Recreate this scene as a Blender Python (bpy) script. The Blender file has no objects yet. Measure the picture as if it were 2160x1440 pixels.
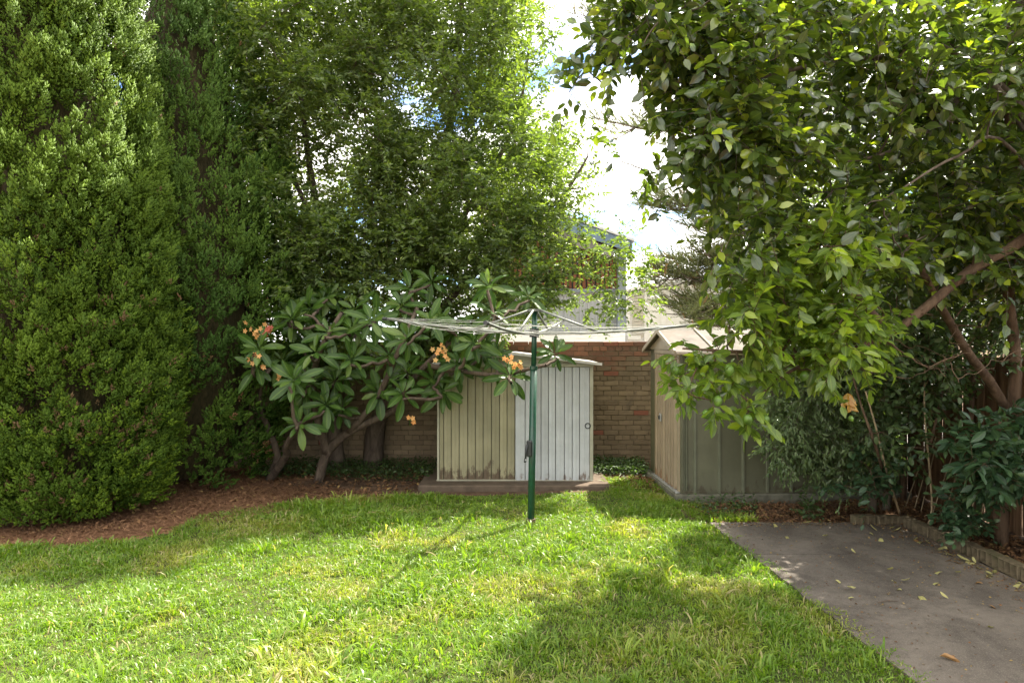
import bpy, bmesh, math, random
import numpy as np
from mathutils import Vector, Matrix

random.seed(7)
rng = np.random.default_rng(11)
scene = bpy.context.scene
C = scene.collection

# ------------------------------------------------------------------ camera, sky, sun, exposure
H = 1.9                      # eye height in metres
F = 1440.0                   # focal length in photo pixels (24 mm on a 36 mm sensor, 2160 px wide)
cam_d = bpy.data.cameras.new('camera')
cam_d.lens = 24.0
cam_d.sensor_width = 36.0
cam_d.clip_end = 2000.0
cam = bpy.data.objects.new('camera', cam_d)
cam.location = (0, 0, H)
cam.rotation_euler = (math.radians(90), 0, 0)
C.objects.link(cam)
scene.camera = cam

SUN_EL = math.radians(54)
SUN_AZ = math.radians(43)    # clockwise from the view direction, so behind the trees and to the right
SUN = Vector((math.cos(SUN_EL) * math.sin(SUN_AZ), math.cos(SUN_EL) * math.cos(SUN_AZ), math.sin(SUN_EL)))
world = bpy.data.worlds.new('World')
scene.world = world
world.use_nodes = True
wn, wl = world.node_tree.nodes, world.node_tree.links
wn.clear()
wout = wn.new('ShaderNodeOutputWorld')
wbg = wn.new('ShaderNodeBackground')
wbg.inputs['Strength'].default_value = 0.112
sky = wn.new('ShaderNodeTexSky')
sky.sky_type = 'NISHITA'
sky.sun_disc = False
sky.sun_elevation = SUN_EL
sky.sun_rotation = SUN_AZ
sky.air_density = 1.0
sky.dust_density = 0.3
sky.ozone_density = 3.0
tc = wn.new('ShaderNodeTexCoord')
sep = wn.new('ShaderNodeSeparateXYZ')
wl.new(tc.outputs['Generated'], sep.inputs[0])
zz = wn.new('ShaderNodeMath'); zz.operation = 'MAXIMUM'; zz.inputs[1].default_value = 0.0
wl.new(sep.outputs['Z'], zz.inputs[0])
zp = wn.new('ShaderNodeMath'); zp.operation = 'ADD'; zp.inputs[1].default_value = 0.22
wl.new(zz.outputs[0], zp.inputs[0])
dx = wn.new('ShaderNodeMath'); dx.operation = 'DIVIDE'
dy = wn.new('ShaderNodeMath'); dy.operation = 'DIVIDE'
wl.new(sep.outputs['X'], dx.inputs[0]); wl.new(zp.outputs[0], dx.inputs[1])
wl.new(sep.outputs['Y'], dy.inputs[0]); wl.new(zp.outputs[0], dy.inputs[1])
cmb = wn.new('ShaderNodeCombineXYZ')
wl.new(dx.outputs[0], cmb.inputs[0]); wl.new(dy.outputs[0], cmb.inputs[1])
cmap = wn.new('ShaderNodeMapping')
cmap.inputs['Location'].default_value = (10.327, 0.051, 0.0)
wl.new(cmb.outputs[0], cmap.inputs[0])
cn = wn.new('ShaderNodeTexNoise')
cn.inputs['Scale'].default_value = 1.3
cn.inputs['Detail'].default_value = 7.0
cn.inputs['Roughness'].default_value = 0.55
wl.new(cmap.outputs[0], cn.inputs['Vector'])
cr = wn.new('ShaderNodeMapRange')
cr.inputs['From Min'].default_value = 0.395
cr.inputs['From Max'].default_value = 0.50
cr.interpolation_type = 'SMOOTHSTEP'
wl.new(cn.outputs['Fac'], cr.inputs['Value'])
cmix = wn.new('ShaderNodeMix'); cmix.data_type = 'RGBA'
wl.new(cr.outputs[0], cmix.inputs['Factor'])
stint = wn.new('ShaderNodeMix'); stint.data_type = 'RGBA'; stint.blend_type = 'MULTIPLY'
stint.inputs['Factor'].default_value = 1.0
stint.inputs['B'].default_value = (.60, .71, .85, 1)
wl.new(sky.outputs[0], stint.inputs['A'])
wl.new(stint.outputs['Result'], cmix.inputs['A'])
cmix.inputs['B'].default_value = (8.6, 8.3, 7.7, 1)
wl.new(cmix.outputs['Result'], wbg.inputs['Color'])
wl.new(wbg.outputs[0], wout.inputs[0])

sun_d = bpy.data.lights.new('sun', 'SUN')
sun_d.energy = 5.0
sun_d.angle = math.radians(0.6)
sun_d.color = (1.0, 0.93, 0.80)
sun_o = bpy.data.objects.new('sun', sun_d)
sun_o.rotation_euler = SUN.to_track_quat('Z', 'Y').to_euler()
sun_o.location = (10, 10, 20)
C.objects.link(sun_o)

scene.view_settings.view_transform = 'Standard'
scene.view_settings.look = 'None'
scene.view_settings.gamma = 1.0
scene.view_settings.exposure = 1.95
scene.render.engine = 'CYCLES'
scene.cycles.max_bounces = 7
scene.cycles.diffuse_bounces = 4
scene.cycles.transmission_bounces = 4
scene.cycles.glossy_bounces = 2
scene.cycles.use_denoising = True
scene.cycles.sample_clamp_indirect = 6.0


# ------------------------------------------------------------------ helpers
def W(px, py, d):
    """photo pixel + depth -> world point"""
    return np.array([(px - 1080) / F * d, d, H - (py - 720) / F * d])


def G(px, py, z=0.0):
    """photo pixel of a point lying on the ground -> world point"""
    d = (H - z) * F / (py - 720)
    return np.array([(px - 1080) / F * d, d, z])


def pix(p):
    p = np.asarray(p)
    return np.stack([1080 + F * p[..., 0] / p[..., 1], 720 - F * (p[..., 2] - H) / p[..., 1]], -1)


def nrm(v):
    v = np.asarray(v, float)
    return v / np.maximum(np.linalg.norm(v, axis=-1, keepdims=True), 1e-9)


def rdir(n):
    return nrm(rng.normal(size=(n, 3)))


def _hash(ix, iy, iz, seed):
    h = (ix * 374761393 + iy * 668265263 + iz * 1442695041 + seed * 974634777) & 0xFFFFFFFF
    h = ((h ^ (h >> 13)) * 1274126177) & 0xFFFFFFFF
    h = h ^ (h >> 16)
    return (h & 0xFFFF) / 65535.0


def vnoise(x, y, z=0.0, seed=1):
    x, y, z = np.broadcast_arrays(np.asarray(x, float), np.asarray(y, float), np.asarray(z, float))
    ix, iy, iz = np.floor(x).astype(np.int64), np.floor(y).astype(np.int64), np.floor(z).astype(np.int64)
    fx, fy, fz = x - ix, y - iy, z - iz
    fx, fy, fz = [f * f * (3 - 2 * f) for f in (fx, fy, fz)]
    r = 0
    for a in (0, 1):
        for b in (0, 1):
            for c in (0, 1):
                r = r + _hash(ix + a, iy + b, iz + c, seed) * (fx if a else 1 - fx) * (fy if b else 1 - fy) * (fz if c else 1 - fz)
    return r


def fbm(x, y, z=0.0, seed=1, o=3):
    s, a, t = 0, 0.5, 0
    for i in range(o):
        s = s + a * vnoise(np.asarray(x) * 2 ** i, np.asarray(y) * 2 ** i, np.asarray(z) * 2 ** i, seed + i * 17)
        t += a
        a *= 0.5
    return s / t


def in_poly(x, y, poly):
    poly = np.asarray(poly, float)
    r = np.zeros(np.shape(x), bool)
    n = len(poly)
    for i in range(n):
        x0, y0 = poly[i]
        x1, y1 = poly[(i + 1) % n]
        if y0 == y1:
            continue
        c = ((y0 > y) != (y1 > y)) & (x < (x1 - x0) * (y - y0) / (y1 - y0) + x0)
        r ^= c
    return r


def sample_poly(poly, n):
    poly = np.asarray(poly, float)
    lo, hi = poly.min(0), poly.max(0)
    out = np.zeros((0, 2))
    while len(out) < n:
        q = lo + rng.random((n * 3, 2)) * (hi - lo)
        out = np.vstack([out, q[in_poly(q[:, 0], q[:, 1], poly)]])
    return out[:n]


def make_mesh(name, v, t, attrs=None, smooth=False):
    v = np.ascontiguousarray(v, np.float32)
    t = np.ascontiguousarray(t, np.int32)
    me = bpy.data.meshes.new(name)
    me.vertices.add(len(v))
    me.vertices.foreach_set('co', v.ravel())
    me.loops.add(t.size)
    me.loops.foreach_set('vertex_index', t.ravel())
    me.polygons.add(len(t))
    me.polygons.foreach_set('loop_start', np.arange(0, t.size, t.shape[1], dtype=np.int32))
    me.polygons.foreach_set('loop_total', np.full(len(t), t.shape[1], np.int32))
    me.polygons.foreach_set('use_smooth', np.full(len(t), smooth, bool))
    for k, a in (attrs or {}).items():
        at = me.attributes.new(k, 'FLOAT', 'POINT')
        at.data.foreach_set('value', np.ascontiguousarray(a, np.float32))
    me.update(calc_edges=True)
    return me


def obj(name, me, mat=None, parent=None, loc=(0, 0, 0), rot=(0, 0, 0), kind=None, label=None):
    if mat is not None and len(me.materials) == 0:
        me.materials.append(mat)
    o = bpy.data.objects.new(name, me)
    o.location = loc
    o.rotation_euler = rot
    o.parent = parent
    C.objects.link(o)
    if kind:
        o['kind'] = kind
    if label:
        o['label'] = label
    return o


def tag(o, label, cat=None, group=None, kind=None):
    o['label'] = label
    if cat:
        o['category'] = cat
    if group:
        o['group'] = group
    if kind:
        o['kind'] = kind
    return o


def thing(name, label, cat, loc=(0, 0, 0), rotz=0.0, group=None):
    o = bpy.data.objects.new(name, None)
    o.empty_display_size = 0.1
    o.location = loc
    o.rotation_euler = (0, 0, rotz)
    C.objects.link(o)
    return tag(o, label, cat, group)


class MB:
    """collects triangles (world or local coordinates) and makes one mesh object of them"""

    def __init__(s):
        s.v, s.t, s.n = [], [], 0
        s.a = {'var': [], 'age': [], 'lu': []}

    def add(s, v, t, var=0.5, age=0.0, lu=0.0):
        v = np.asarray(v, float).reshape(-1, 3)
        s.v.append(v)
        s.t.append(np.asarray(t, np.int64).reshape(-1, 3) + s.n)
        s.n += len(v)
        for k, x in (('var', var), ('age', age), ('lu', lu)):
            s.a[k].append(np.broadcast_to(np.asarray(x, float), (len(v),)))
        return s

    def box(s, lo, hi, var=0.5):
        x0, y0, z0 = lo
        x1, y1, z1 = hi
        v = [(x0, y0, z0), (x1, y0, z0), (x1, y1, z0), (x0, y1, z0), (x0, y0, z1), (x1, y0, z1), (x1, y1, z1), (x0, y1, z1)]
        t = [(0, 2, 1), (0, 3, 2), (4, 5, 6), (4, 6, 7), (0, 1, 5), (0, 5, 4), (1, 2, 6), (1, 6, 5), (2, 3, 7), (2, 7, 6), (3, 0, 4), (3, 4, 7)]
        return s.add(v, t, var)

    def tube(s, pts, rad, sides=7, var=0.5, cap=True, rough=0.0):
        pts = np.asarray(pts, float)
        n = len(pts)
        rad = np.broadcast_to(np.asarray(rad, float), (n,))
        tan = nrm(np.gradient(pts, axis=0))
        ref = np.array([0, 0, 1.0]) if abs(tan[0][2]) < 0.9 else np.array([1.0, 0, 0])
        u = nrm(np.cross(tan[0], ref))
        ang = np.linspace(0, 2 * np.pi, sides, endpoint=False)
        vs = []
        for i in range(n):
            u = nrm(u - tan[i] * np.dot(u, tan[i]))
            w = np.cross(tan[i], u)
            r = rad[i] * (1 + (rough * (rng.random(sides) - 0.5) if rough else 0))
            vs.append(pts[i] + (np.cos(ang) * r)[:, None] * u + (np.sin(ang) * r)[:, None] * w)
        v = np.vstack(vs)
        t = []
        for i in range(n - 1):
            for j in range(sides):
                a, b = i * sides + j, i * sides + (j + 1) % sides
                t += [(a, b, b + sides), (a, b + sides, a + sides)]
        if cap:
            v = np.vstack([v, pts[:1], pts[-1:]])
            k = n * sides
            for j in range(sides):
                t += [(k, (j + 1) % sides, j), (k + 1, (n - 1) * sides + j, (n - 1) * sides + (j + 1) % sides)]
        return s.add(v, t, var)

    def place(s, tv, tt, tlu, pos, d, up, sc, width=1.0, var=None, age=None):
        n = len(pos)
        if n == 0:
            return s
        X, Y, Z = frames(d, up)
        sc = np.broadcast_to(np.asarray(sc, float), (n,))
        wd = np.broadcast_to(np.asarray(width, float), (n,))
        v = (tv[None, :, 0, None] * wd[:, None, None] * X[:, None, :] + tv[None, :, 1, None] * Y[:, None, :] + tv[None, :, 2, None] * Z[:, None, :]) * sc[:, None, None] + pos[:, None, :]
        m = len(tv)
        t = tt[None, :, :] + (np.arange(n) * m)[:, None, None]
        var = rng.random(n) if var is None else var
        age = np.zeros(n) if age is None else age
        return s.add(v, t, np.repeat(var, m), np.repeat(age, m), np.tile(tlu, n))

    def mesh(s, name, origin=(0, 0, 0), smooth=False):
        v = np.vstack(s.v) - np.asarray(origin, float)
        return make_mesh(name, v, np.vstack(s.t), {k: np.concatenate(x) for k, x in s.a.items()}, smooth)

    def build(s, name, mat, parent=None, world=True, smooth=False, kind=None, label=None):
        org = np.array(parent.location) if (parent is not None and world) else (0, 0, 0)
        return obj(name, s.mesh(name, org, smooth), mat, parent, kind=kind, label=label)


def frames(d, up):
    Y = nrm(d)
    X = np.cross(Y, up)
    bad = np.linalg.norm(X, axis=1) < 1e-4
    X[bad] = np.cross(Y[bad], np.array([0.31, 0.62, 0.2]))
    X = nrm(X)
    return X, Y, np.cross(X, Y)


# leaf templates: along +Y, unit length, normal +Z
def leaf_lo(w=0.42):
    v = np.array([(0, 0, 0), (-w / 2, .45, .06), (w / 2, .45, .06), (0, 1, -.08)])
    return v, np.array([(0, 2, 3), (0, 3, 1)]), np.array([0, -1, 1, 0.])


def leaf_mm(w=0.5, fold=0.06, curl=0.16):
    v = [(0, 0, 0), (-w / 2, .42, fold - curl * .2), (0, .48, -curl * .22), (w / 2, .42, fold - curl * .2), (0, 1, -curl)]
    return np.array(v, float), np.array([(0, 2, 1), (0, 3, 2), (1, 2, 4), (2, 3, 4)]), np.array([0, -1, 0, 1, 0.])


def leaf_md(w=0.5, fold=0.07, curl=0.16):
    v = [(0, 0, 0)]
    for y, k in ((.28, .86), (.62, .92)):
        z = -curl * y * y
        v += [(-w / 2 * k, y, z + fold), (0, y, z), (w / 2 * k, y, z + fold)]
    v.append((0, 1, -curl))
    t = [(0, 2, 1), (0, 3, 2), (1, 2, 5), (1, 5, 4), (2, 3, 6), (2, 6, 5), (4, 5, 7), (5, 6, 7)]
    return np.array(v, float), np.array(t), np.array([0, -1, 0, 1, -1, 0, 1, 0.])


def leaf_hi(w=0.3, fold=0.035, curl=0.22, wob=0.012, seed=0):
    r = np.random.default_rng(seed)
    v, lu = [], []
    ys = [0, .1, .24, .4, .56, .72, .86, .95, 1.0]
    ks = [.10, .30, .62, .90, 1.0, .93, .66, .36, .03]
    for y, k in zip(ys, ks):
        for c in (-1, -.5, 0, .5, 1):
            z = -curl * y ** 2 + fold * abs(c) ** 1.3 * min(1, y * 4) + (r.random() - .5) * wob * abs(c)
            v.append((w / 2 * k * c, y, z))
            lu.append(c)
    t = []
    for i in range(len(ys) - 1):
        for j in range(4):
            a = i * 5 + j
            t += [(a, a + 1, a + 6), (a, a + 6, a + 5)]
    return np.array(v, float), np.array(t), np.array(lu, float)


def blade_tpl():
    v = np.array([(-.5, 0, 0), (.5, 0, 0), (-.42, .5, .0), (.42, .5, .0), (0, 1, 0)], float)
    return v


# ------------------------------------------------------------------ materials
def new_mat(name):
    m = bpy.data.materials.new(name)
    m.use_nodes = True
    nt = m.node_tree
    for n in list(nt.nodes):
        nt.nodes.remove(n)
    out = nt.nodes.new('ShaderNodeOutputMaterial')
    return m, nt.nodes, nt.links, out


def rgb(c):
    return (c[0], c[1], c[2], 1)


def mixc(N, L, fac, a, b, blend='MIX'):
    m = N.new('ShaderNodeMix')
    m.data_type = 'RGBA'
    m.blend_type = blend
    for sock, val in (('Factor', fac), ('A', a), ('B', b)):
        if isinstance(val, (int, float)):
            m.inputs[sock].default_value = val
        elif isinstance(val, (tuple, list)):
            m.inputs[sock].default_value = rgb(val)
        else:
            L.new(val, m.inputs[sock])
    return m.outputs['Result']


def attr(N, name):
    a = N.new('ShaderNodeAttribute')
    a.attribute_name = name
    return a.outputs['Fac']


def math_(N, L, op, a, b=None, clamp=False):
    m = N.new('ShaderNodeMath')
    m.operation = op
    m.use_clamp = clamp
    for i, x in enumerate((a, b)):
        if x is None:
            continue
        if isinstance(x, (int, float)):
            m.inputs[i].default_value = x
        else:
            L.new(x, m.inputs[i])
    return m.outputs[0]


def noise(N, L, scale, detail=4, coord='Object', rough=0.55, stretch=None, dist=0.0):
    t = N.new('ShaderNodeTexCoord')
    src = t.outputs[coord]
    if coord == 'World':
        g = N.new('ShaderNodeNewGeometry')
        src = g.outputs['Position']
    if stretch:
        mp = N.new('ShaderNodeMapping')
        mp.inputs['Scale'].default_value = stretch
        L.new(src, mp.inputs[0])
        src = mp.outputs[0]
    n = N.new('ShaderNodeTexNoise')
    n.inputs['Scale'].default_value = scale
    n.inputs['Detail'].default_value = detail
    n.inputs['Roughness'].default_value = rough
    n.inputs['Distortion'].default_value = dist
    L.new(src, n.inputs['Vector'])
    return n.outputs['Fac']


def wnoise(N, L, scale, detail=4, rough=0.55, stretch=None, dist=0.0):
    g = N.new('ShaderNodeNewGeometry')
    src = g.outputs['Position']
    if stretch:
        mp = N.new('ShaderNodeMapping')
        mp.inputs['Scale'].default_value = stretch
        L.new(src, mp.inputs[0])
        src = mp.outputs[0]
    n = N.new('ShaderNodeTexNoise')
    n.inputs['Scale'].default_value = scale
    n.inputs['Detail'].default_value = detail
    n.inputs['Roughness'].default_value = rough
    n.inputs['Distortion'].default_value = dist
    L.new(src, n.inputs['Vector'])
    return n.outputs['Fac']


def ramp(N, L, v, lo, hi):
    m = N.new('ShaderNodeMapRange')
    m.inputs['From Min'].default_value = lo
    m.inputs['From Max'].default_value = hi
    m.interpolation_type = 'SMOOTHSTEP'
    L.new(v, m.inputs['Value'])
    return m.outputs[0]


def bump(N, L, h, strength=0.3, dist=0.01):
    b = N.new('ShaderNodeBump')
    b.inputs['Strength'].default_value = strength
    b.inputs['Distance'].default_value = dist
    L.new(h, b.inputs['Height'])
    return b.outputs[0]


def principled(N, L, col, rough=0.6, spec=0.4, normal=None, metal=0.0):
    p = N.new('ShaderNodeBsdfPrincipled')
    if isinstance(col, (tuple, list)):
        p.inputs['Base Color'].default_value = rgb(col)
    else:
        L.new(col, p.inputs['Base Color'])
    if isinstance(rough, (int, float)):
        p.inputs['Roughness'].default_value = rough
    else:
        L.new(rough, p.inputs['Roughness'])
    p.inputs['Specular IOR Level'].default_value = spec
    p.inputs['Metallic'].default_value = metal
    if normal is not None:
        L.new(normal, p.inputs['Normal'])
    return p.outputs[0]


def leaf_mat(name, dark, light, young, dead=(0.30, 0.15, 0.06), trans=0.38, rough=0.42, spec=0.5, tcol=(1.5, 1.7, 0.55), rib=0.0):
    """age 0..0.8 mixes towards the young colour, age > 0.9 is a dead leaf"""
    m, N, L, out = new_mat(name)
    oi = N.new('ShaderNodeObjectInfo')
    v = math_(N, L, 'FRACT', math_(N, L, 'ADD', attr(N, 'var'), oi.outputs['Random']))
    c = mixc(N, L, v, dark, light)
    age = attr(N, 'age')
    c = mixc(N, L, math_(N, L, 'MULTIPLY', age, 1.1, True), c, young)
    isdead = math_(N, L, 'GREATER_THAN', age, 0.9)
    c = mixc(N, L, isdead, c, dead)
    if rib > 0:
        a = math_(N, L, 'ABSOLUTE', attr(N, 'lu'))
        f = math_(N, L, 'MULTIPLY', math_(N, L, 'SUBTRACT', 1.0, ramp(N, L, a, 0.04, 0.2)), rib)
        c = mixc(N, L, f, c, (light[0] * 2.6, light[1] * 2.2, light[2] * 2.0))
    p = principled(N, L, c, rough, spec)
    tr = N.new('ShaderNodeBsdfTranslucent')
    tc_ = mixc(N, L, 1.0, c, tcol, 'MULTIPLY')
    L.new(tc_, tr.inputs['Color'])
    ms = N.new('ShaderNodeMixShader')
    ms.inputs[0].default_value = trans
    L.new(p, ms.inputs[1])
    L.new(tr.outputs[0], ms.inputs[2])
    L.new(ms.outputs[0], out.inputs[0])
    return m


def bark_mat(name, a, b, scale=14):
    m, N, L, out = new_mat(name)
    n1 = wnoise(N, L, scale, 5, 0.65, (1, 1, .3), 0.6)
    c = mixc(N, L, ramp(N, L, n1, .3, .7), a, b)
    L.new(principled(N, L, c, 0.85, 0.15, bump(N, L, n1, .8, .02)), out.inputs[0])
    return m


def plain_mat(name, col, rough=0.6, spec=0.4, metal=0.0, var=0.15, scale=9, dirt=None, dirt_amt=0.5, bmp=0.1):
    m, N, L, out = new_mat(name)
    n1 = wnoise(N, L, scale, 6, 0.6)
    lo = tuple(x * (1 - var) for x in col)
    hi = tuple(min(1, x * (1 + var)) for x in col)
    c = mixc(N, L, ramp(N, L, n1, .3, .7), lo, hi)
    if dirt:
        n2 = wnoise(N, L, scale * .35, 8, 0.7, None, 1.2)
        c = mixc(N, L, math_(N, L, 'MULTIPLY', ramp(N, L, n2, .48, .72), dirt_amt), c, dirt)
    L.new(principled(N, L, c, rough, spec, bump(N, L, n1, bmp, .01), metal), out.inputs[0])
    return m


M = {}
M['conifer'] = leaf_mat('conifer_foliage', (.050, .100, .006), (.135, .212, .011), (.17, .26, .03), dead=(.15, .095, .042), trans=.30, rough=.6, spec=.25, tcol=(1.6, 1.6, .5))
M['conifer_back'] = leaf_mat('conifer_back_foliage', (.042, .094, .010), (.098, .168, .015), (.07, .13, .025), dead=(.2, .11, .05), trans=.26, rough=.6, spec=.25)
M['privet'] = leaf_mat('privet_leaf', (.062, .102, .034), (.150, .205, .066), (.30, .38, .05), trans=.46, rough=.34, spec=.5, tcol=(1.85, 1.95, .5))
M['frangipani'] = leaf_mat('frangipani_leaf', (.034, .078, .013), (.058, .112, .019), (.14, .20, .05), trans=.28, rough=.36, spec=.30, rib=.4)
M['lemon'] = leaf_mat('lemon_leaf', (.066, .112, .022), (.125, .190, .034), (.26, .33, .035), dead=(.42, .25, .08), tcol=(2.0, 2.1, .5), trans=.46, rough=.33, spec=.55, rib=.3)
M['evergreen'] = leaf_mat('evergreen_leaf', (.030, .056, .018), (.075, .112, .028), (.30, .37, .04), tcol=(1.9, 2.0, .5), trans=.40, rough=.25, spec=.9, rib=.2)
M['ficus'] = leaf_mat('ficus_leaf', (.075, .118, .046), (.14, .195, .075), (.12, .16, .05), trans=.3, rough=.4, spec=.5)
M['understory'] = leaf_mat('understory_leaf', (.040, .072, .026), (.085, .130, .042), (.10, .15, .04), trans=.3, rough=.4, spec=.5)
M['bush'] = leaf_mat('bush_leaf', (.025, .058, .028), (.048, .095, .042), (.10, .14, .04), trans=.25, rough=.38, spec=.4, rib=.3)
M['pine'] = leaf_mat('pine_needle', (.070, .086, .045), (.135, .15, .072), (.20, .20, .07), dead=(.25, .13, .06), trans=.25, rough=.6, spec=.2)
M['groundcover'] = leaf_mat('groundcover_leaf', (.035, .065, .020), (.065, .11, .03), (.12, .2, .04), trans=.35, rough=.45)
M['grass'] = leaf_mat('grass_blade', (.105, .200, .019), (.190, .295, .029), (.36, .36, .07), dead=(.36, .31, .15), trans=.48, rough=.42, spec=.45, tcol=(1.35, 1.45, .5))
M['litter'] = leaf_mat('litter_leaf', (.085, .045, .024), (.21, .115, .055), (.30, .22, .08), trans=.15, rough=.7, spec=.2, tcol=(1.2, 1, .8))
M['needles'] = leaf_mat('needle_litter', (.11, .055, .032), (.34, .19, .105), (.3, .2, .1), trans=.1, rough=.8, spec=.15, tcol=(1, 1, 1))
M['fallen'] = leaf_mat('fallen_leaf', (.30, .28, .10), (.42, .39, .17), (.4, .3, .1), dead=(.3, .17, .07), trans=.2, rough=.55, spec=.3, tcol=(1, 1, .8), rib=.2)
M['flower'] = leaf_mat('flower_petal', (.62, .28, .09), (.66, .42, .17), (.50, .06, .10), trans=.3, rough=.6, spec=.2, tcol=(1, 1, 1))
M['fruit'] = plain_mat('green_citrus_skin', (.075, .145, .018), .42, .45, var=.4, scale=22, bmp=.25)
M['bark_dark'] = bark_mat('bark_dark', (.055, .04, .03), (.13, .10, .075))
M['bark_brown'] = bark_mat('bark_brown', (.06, .038, .024), (.14, .092, .058))
M['bark_grey'] = bark_mat('bark_grey', (.06, .046, .034), (.13, .105, .08))
M['core'] = bark_mat('conifer_twig_core', (.03, .028, .012), (.07, .055, .025), 30)
M['steel'] = plain_mat('galvanised_steel', (.42, .43, .42), .45, .5, .6, .2, 40)
M['alloy'] = plain_mat('dull_alloy_tube', (.17, .18, .165), .5, .5, .3, .25, 40)
M['wire'] = plain_mat('plastic_coated_wire', (.36, .36, .33), .5, .4, 0, .15, 30)
M['green_paint'] = plain_mat('green_pole_paint', (.007, .048, .027), .3, .5, 0, .2, 25, (.05, .07, .05), .3)
M['black_iron'] = plain_mat('black_iron', (.02, .022, .024), .45, .5, 0, .2, 30)


def shed_sheet_mat(name, col, dirt, rust, gloss=.45, low=.25):
    """painted steel sheet with chalking, streaks and rusty splash marks along its foot"""
    m, N, L, out = new_mat(name)
    col, dirt, rust = [tuple(x * .64 for x in c_) for c_ in (col, dirt, rust)]
    n1 = wnoise(N, L, 3.0, 7, .62)
    n2 = wnoise(N, L, 9.0, 6, .65, (1, 1, .12))
    c = mixc(N, L, ramp(N, L, n1, .35, .7), tuple(x * .88 for x in col), tuple(min(1, x * 1.07) for x in col))
    c = mixc(N, L, math_(N, L, 'MULTIPLY', ramp(N, L, n2, .5, .78), .45), c, dirt)
    oi = N.new('ShaderNodeObjectInfo')
    kk = math_(N, L, 'ADD', math_(N, L, 'MULTIPLY', oi.outputs['Random'], .22), .89)
    cc = N.new('ShaderNodeCombineXYZ')
    for i_ in range(3):
        L.new(kk, cc.inputs[i_])
    c = mixc(N, L, 1.0, c, cc.outputs[0], 'MULTIPLY')
    g = N.new('ShaderNodeNewGeometry')
    sp = N.new('ShaderNodeSeparateXYZ')
    L.new(g.outputs['Position'], sp.inputs[0])
    n3 = wnoise(N, L, 11.0, 8, .7, (1, 1, .45))
    hgt = math_(N, L, 'SUBTRACT', n3, math_(N, L, 'MULTIPLY', sp.outputs['Z'], 1.1))
    c = mixc(N, L, math_(N, L, 'MULTIPLY', ramp(N, L, hgt, low, low + .12), .85), c, rust)
    L.new(principled(N, L, c, gloss, .4, bump(N, L, n1, .35, .03)), out.inputs[0])
    return m


M['shed_beige'] = shed_sheet_mat('beige_shed_sheet', (.41, .375, .225), (.27, .25, .14), (.10, .055, .03))
M['shed_white'] = shed_sheet_mat('white_shed_sheet', (.60, .625, .63), (.44, .45, .43), (.20, .13, .09), low=.38)
M['shed_trim'] = plain_mat('shed_trim_paint', (.32, .31, .235), .45, .4, 0, .12, 6, (.25, .22, .14), .5)
M['shed_roof_white'] = plain_mat('pale_roof_sheet', (.46, .44, .40), .5, .4, 0, .12, 6, (.30, .26, .2), .5)
M['shed_dark'] = plain_mat('dark_seam', (.07, .065, .045), .7, .2)
M['shed_green'] = shed_sheet_mat('green_shed_sheet', (.165, .163, .100), (.125, .122, .074), (.09, .072, .042), low=.33)
M['shed_green_rib'] = plain_mat('green_shed_rib', (.125, .130, .085), .45, .4, 0, .12, 6)
M['shed_tan'] = shed_sheet_mat('tan_door_sheet', (.46, .36, .235), (.24, .18, .11), (.30, .17, .085), low=.3)
M['shed_tan_trim'] = plain_mat('tan_trim', (.29, .235, .16), .45, .4, 0, .12, 6, (.25, .2, .13), .4)
M['shed_roof'] = plain_mat('weathered_roof_sheet', (.12, .105, .09), .8, .2, 0, .25, 5, (.12, .09, .07), .7)
M['sill'] = plain_mat('weathered_timber_sill', (.13, .125, .095), .8, .2, 0, .3, 10, (.08, .08, .05), .6, .4)


def brick_mat():
    m, N, L, out = new_mat('old_brick')
    oi = N.new('ShaderNodeObjectInfo')
    v = math_(N, L, 'FRACT', math_(N, L, 'ADD', attr(N, 'var'), oi.outputs['Random']))
    g = N.new('ShaderNodeNewGeometry')
    sp = N.new('ShaderNodeSeparateXYZ')
    L.new(g.outputs['Position'], sp.inputs[0])
    n1 = wnoise(N, L, 9, 6, .65)
    n2 = wnoise(N, L, 1.6, 6, .65, None, .8)
    red = mixc(N, L, v, (.115, .058, .040), (.225, .105, .062))
    wash = mixc(N, L, v, (.150, .112, .070), (.235, .175, .110))
    hz = math_(N, L, 'ADD', math_(N, L, 'MULTIPLY', math_(N, L, 'SUBTRACT', sp.outputs['Z'], 1.62), 1.1), math_(N, L, 'ADD', math_(N, L, 'MULTIPLY', n2, .9), math_(N, L, 'MULTIPLY', v, .45)))
    c = mixc(N, L, ramp(N, L, hz, .45, .85), wash, red)
    isred = math_(N, L, 'GREATER_THAN', v, .972)
    c = mixc(N, L, isred, c, (.22, .085, .055))
    c = mixc(N, L, math_(N, L, 'MULTIPLY', ramp(N, L, n1, .45, .75), .5), c, (.12, .09, .06))
    n4 = wnoise(N, L, 2.3, 7, .7, (1, 1, .5), 1.0)
    c = mixc(N, L, math_(N, L, 'MULTIPLY', ramp(N, L, n4, .52, .72), .62), c, (.075, .062, .048))
    L.new(principled(N, L, c, .88, .15, bump(N, L, n1, .7, .01)), out.inputs[0])
    return m


M['brick'] = brick_mat()
M['mortar'] = plain_mat('old_mortar', (.13, .10, .065), .95, .1, 0, .3, 20, (.07, .06, .04), .7, .5)
M['edge_brick'] = plain_mat('mossy_edging_brick', (.12, .095, .06), .9, .15, 0, .3, 16, (.07, .075, .03), .75, .5)
M['paling'] = None


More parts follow.
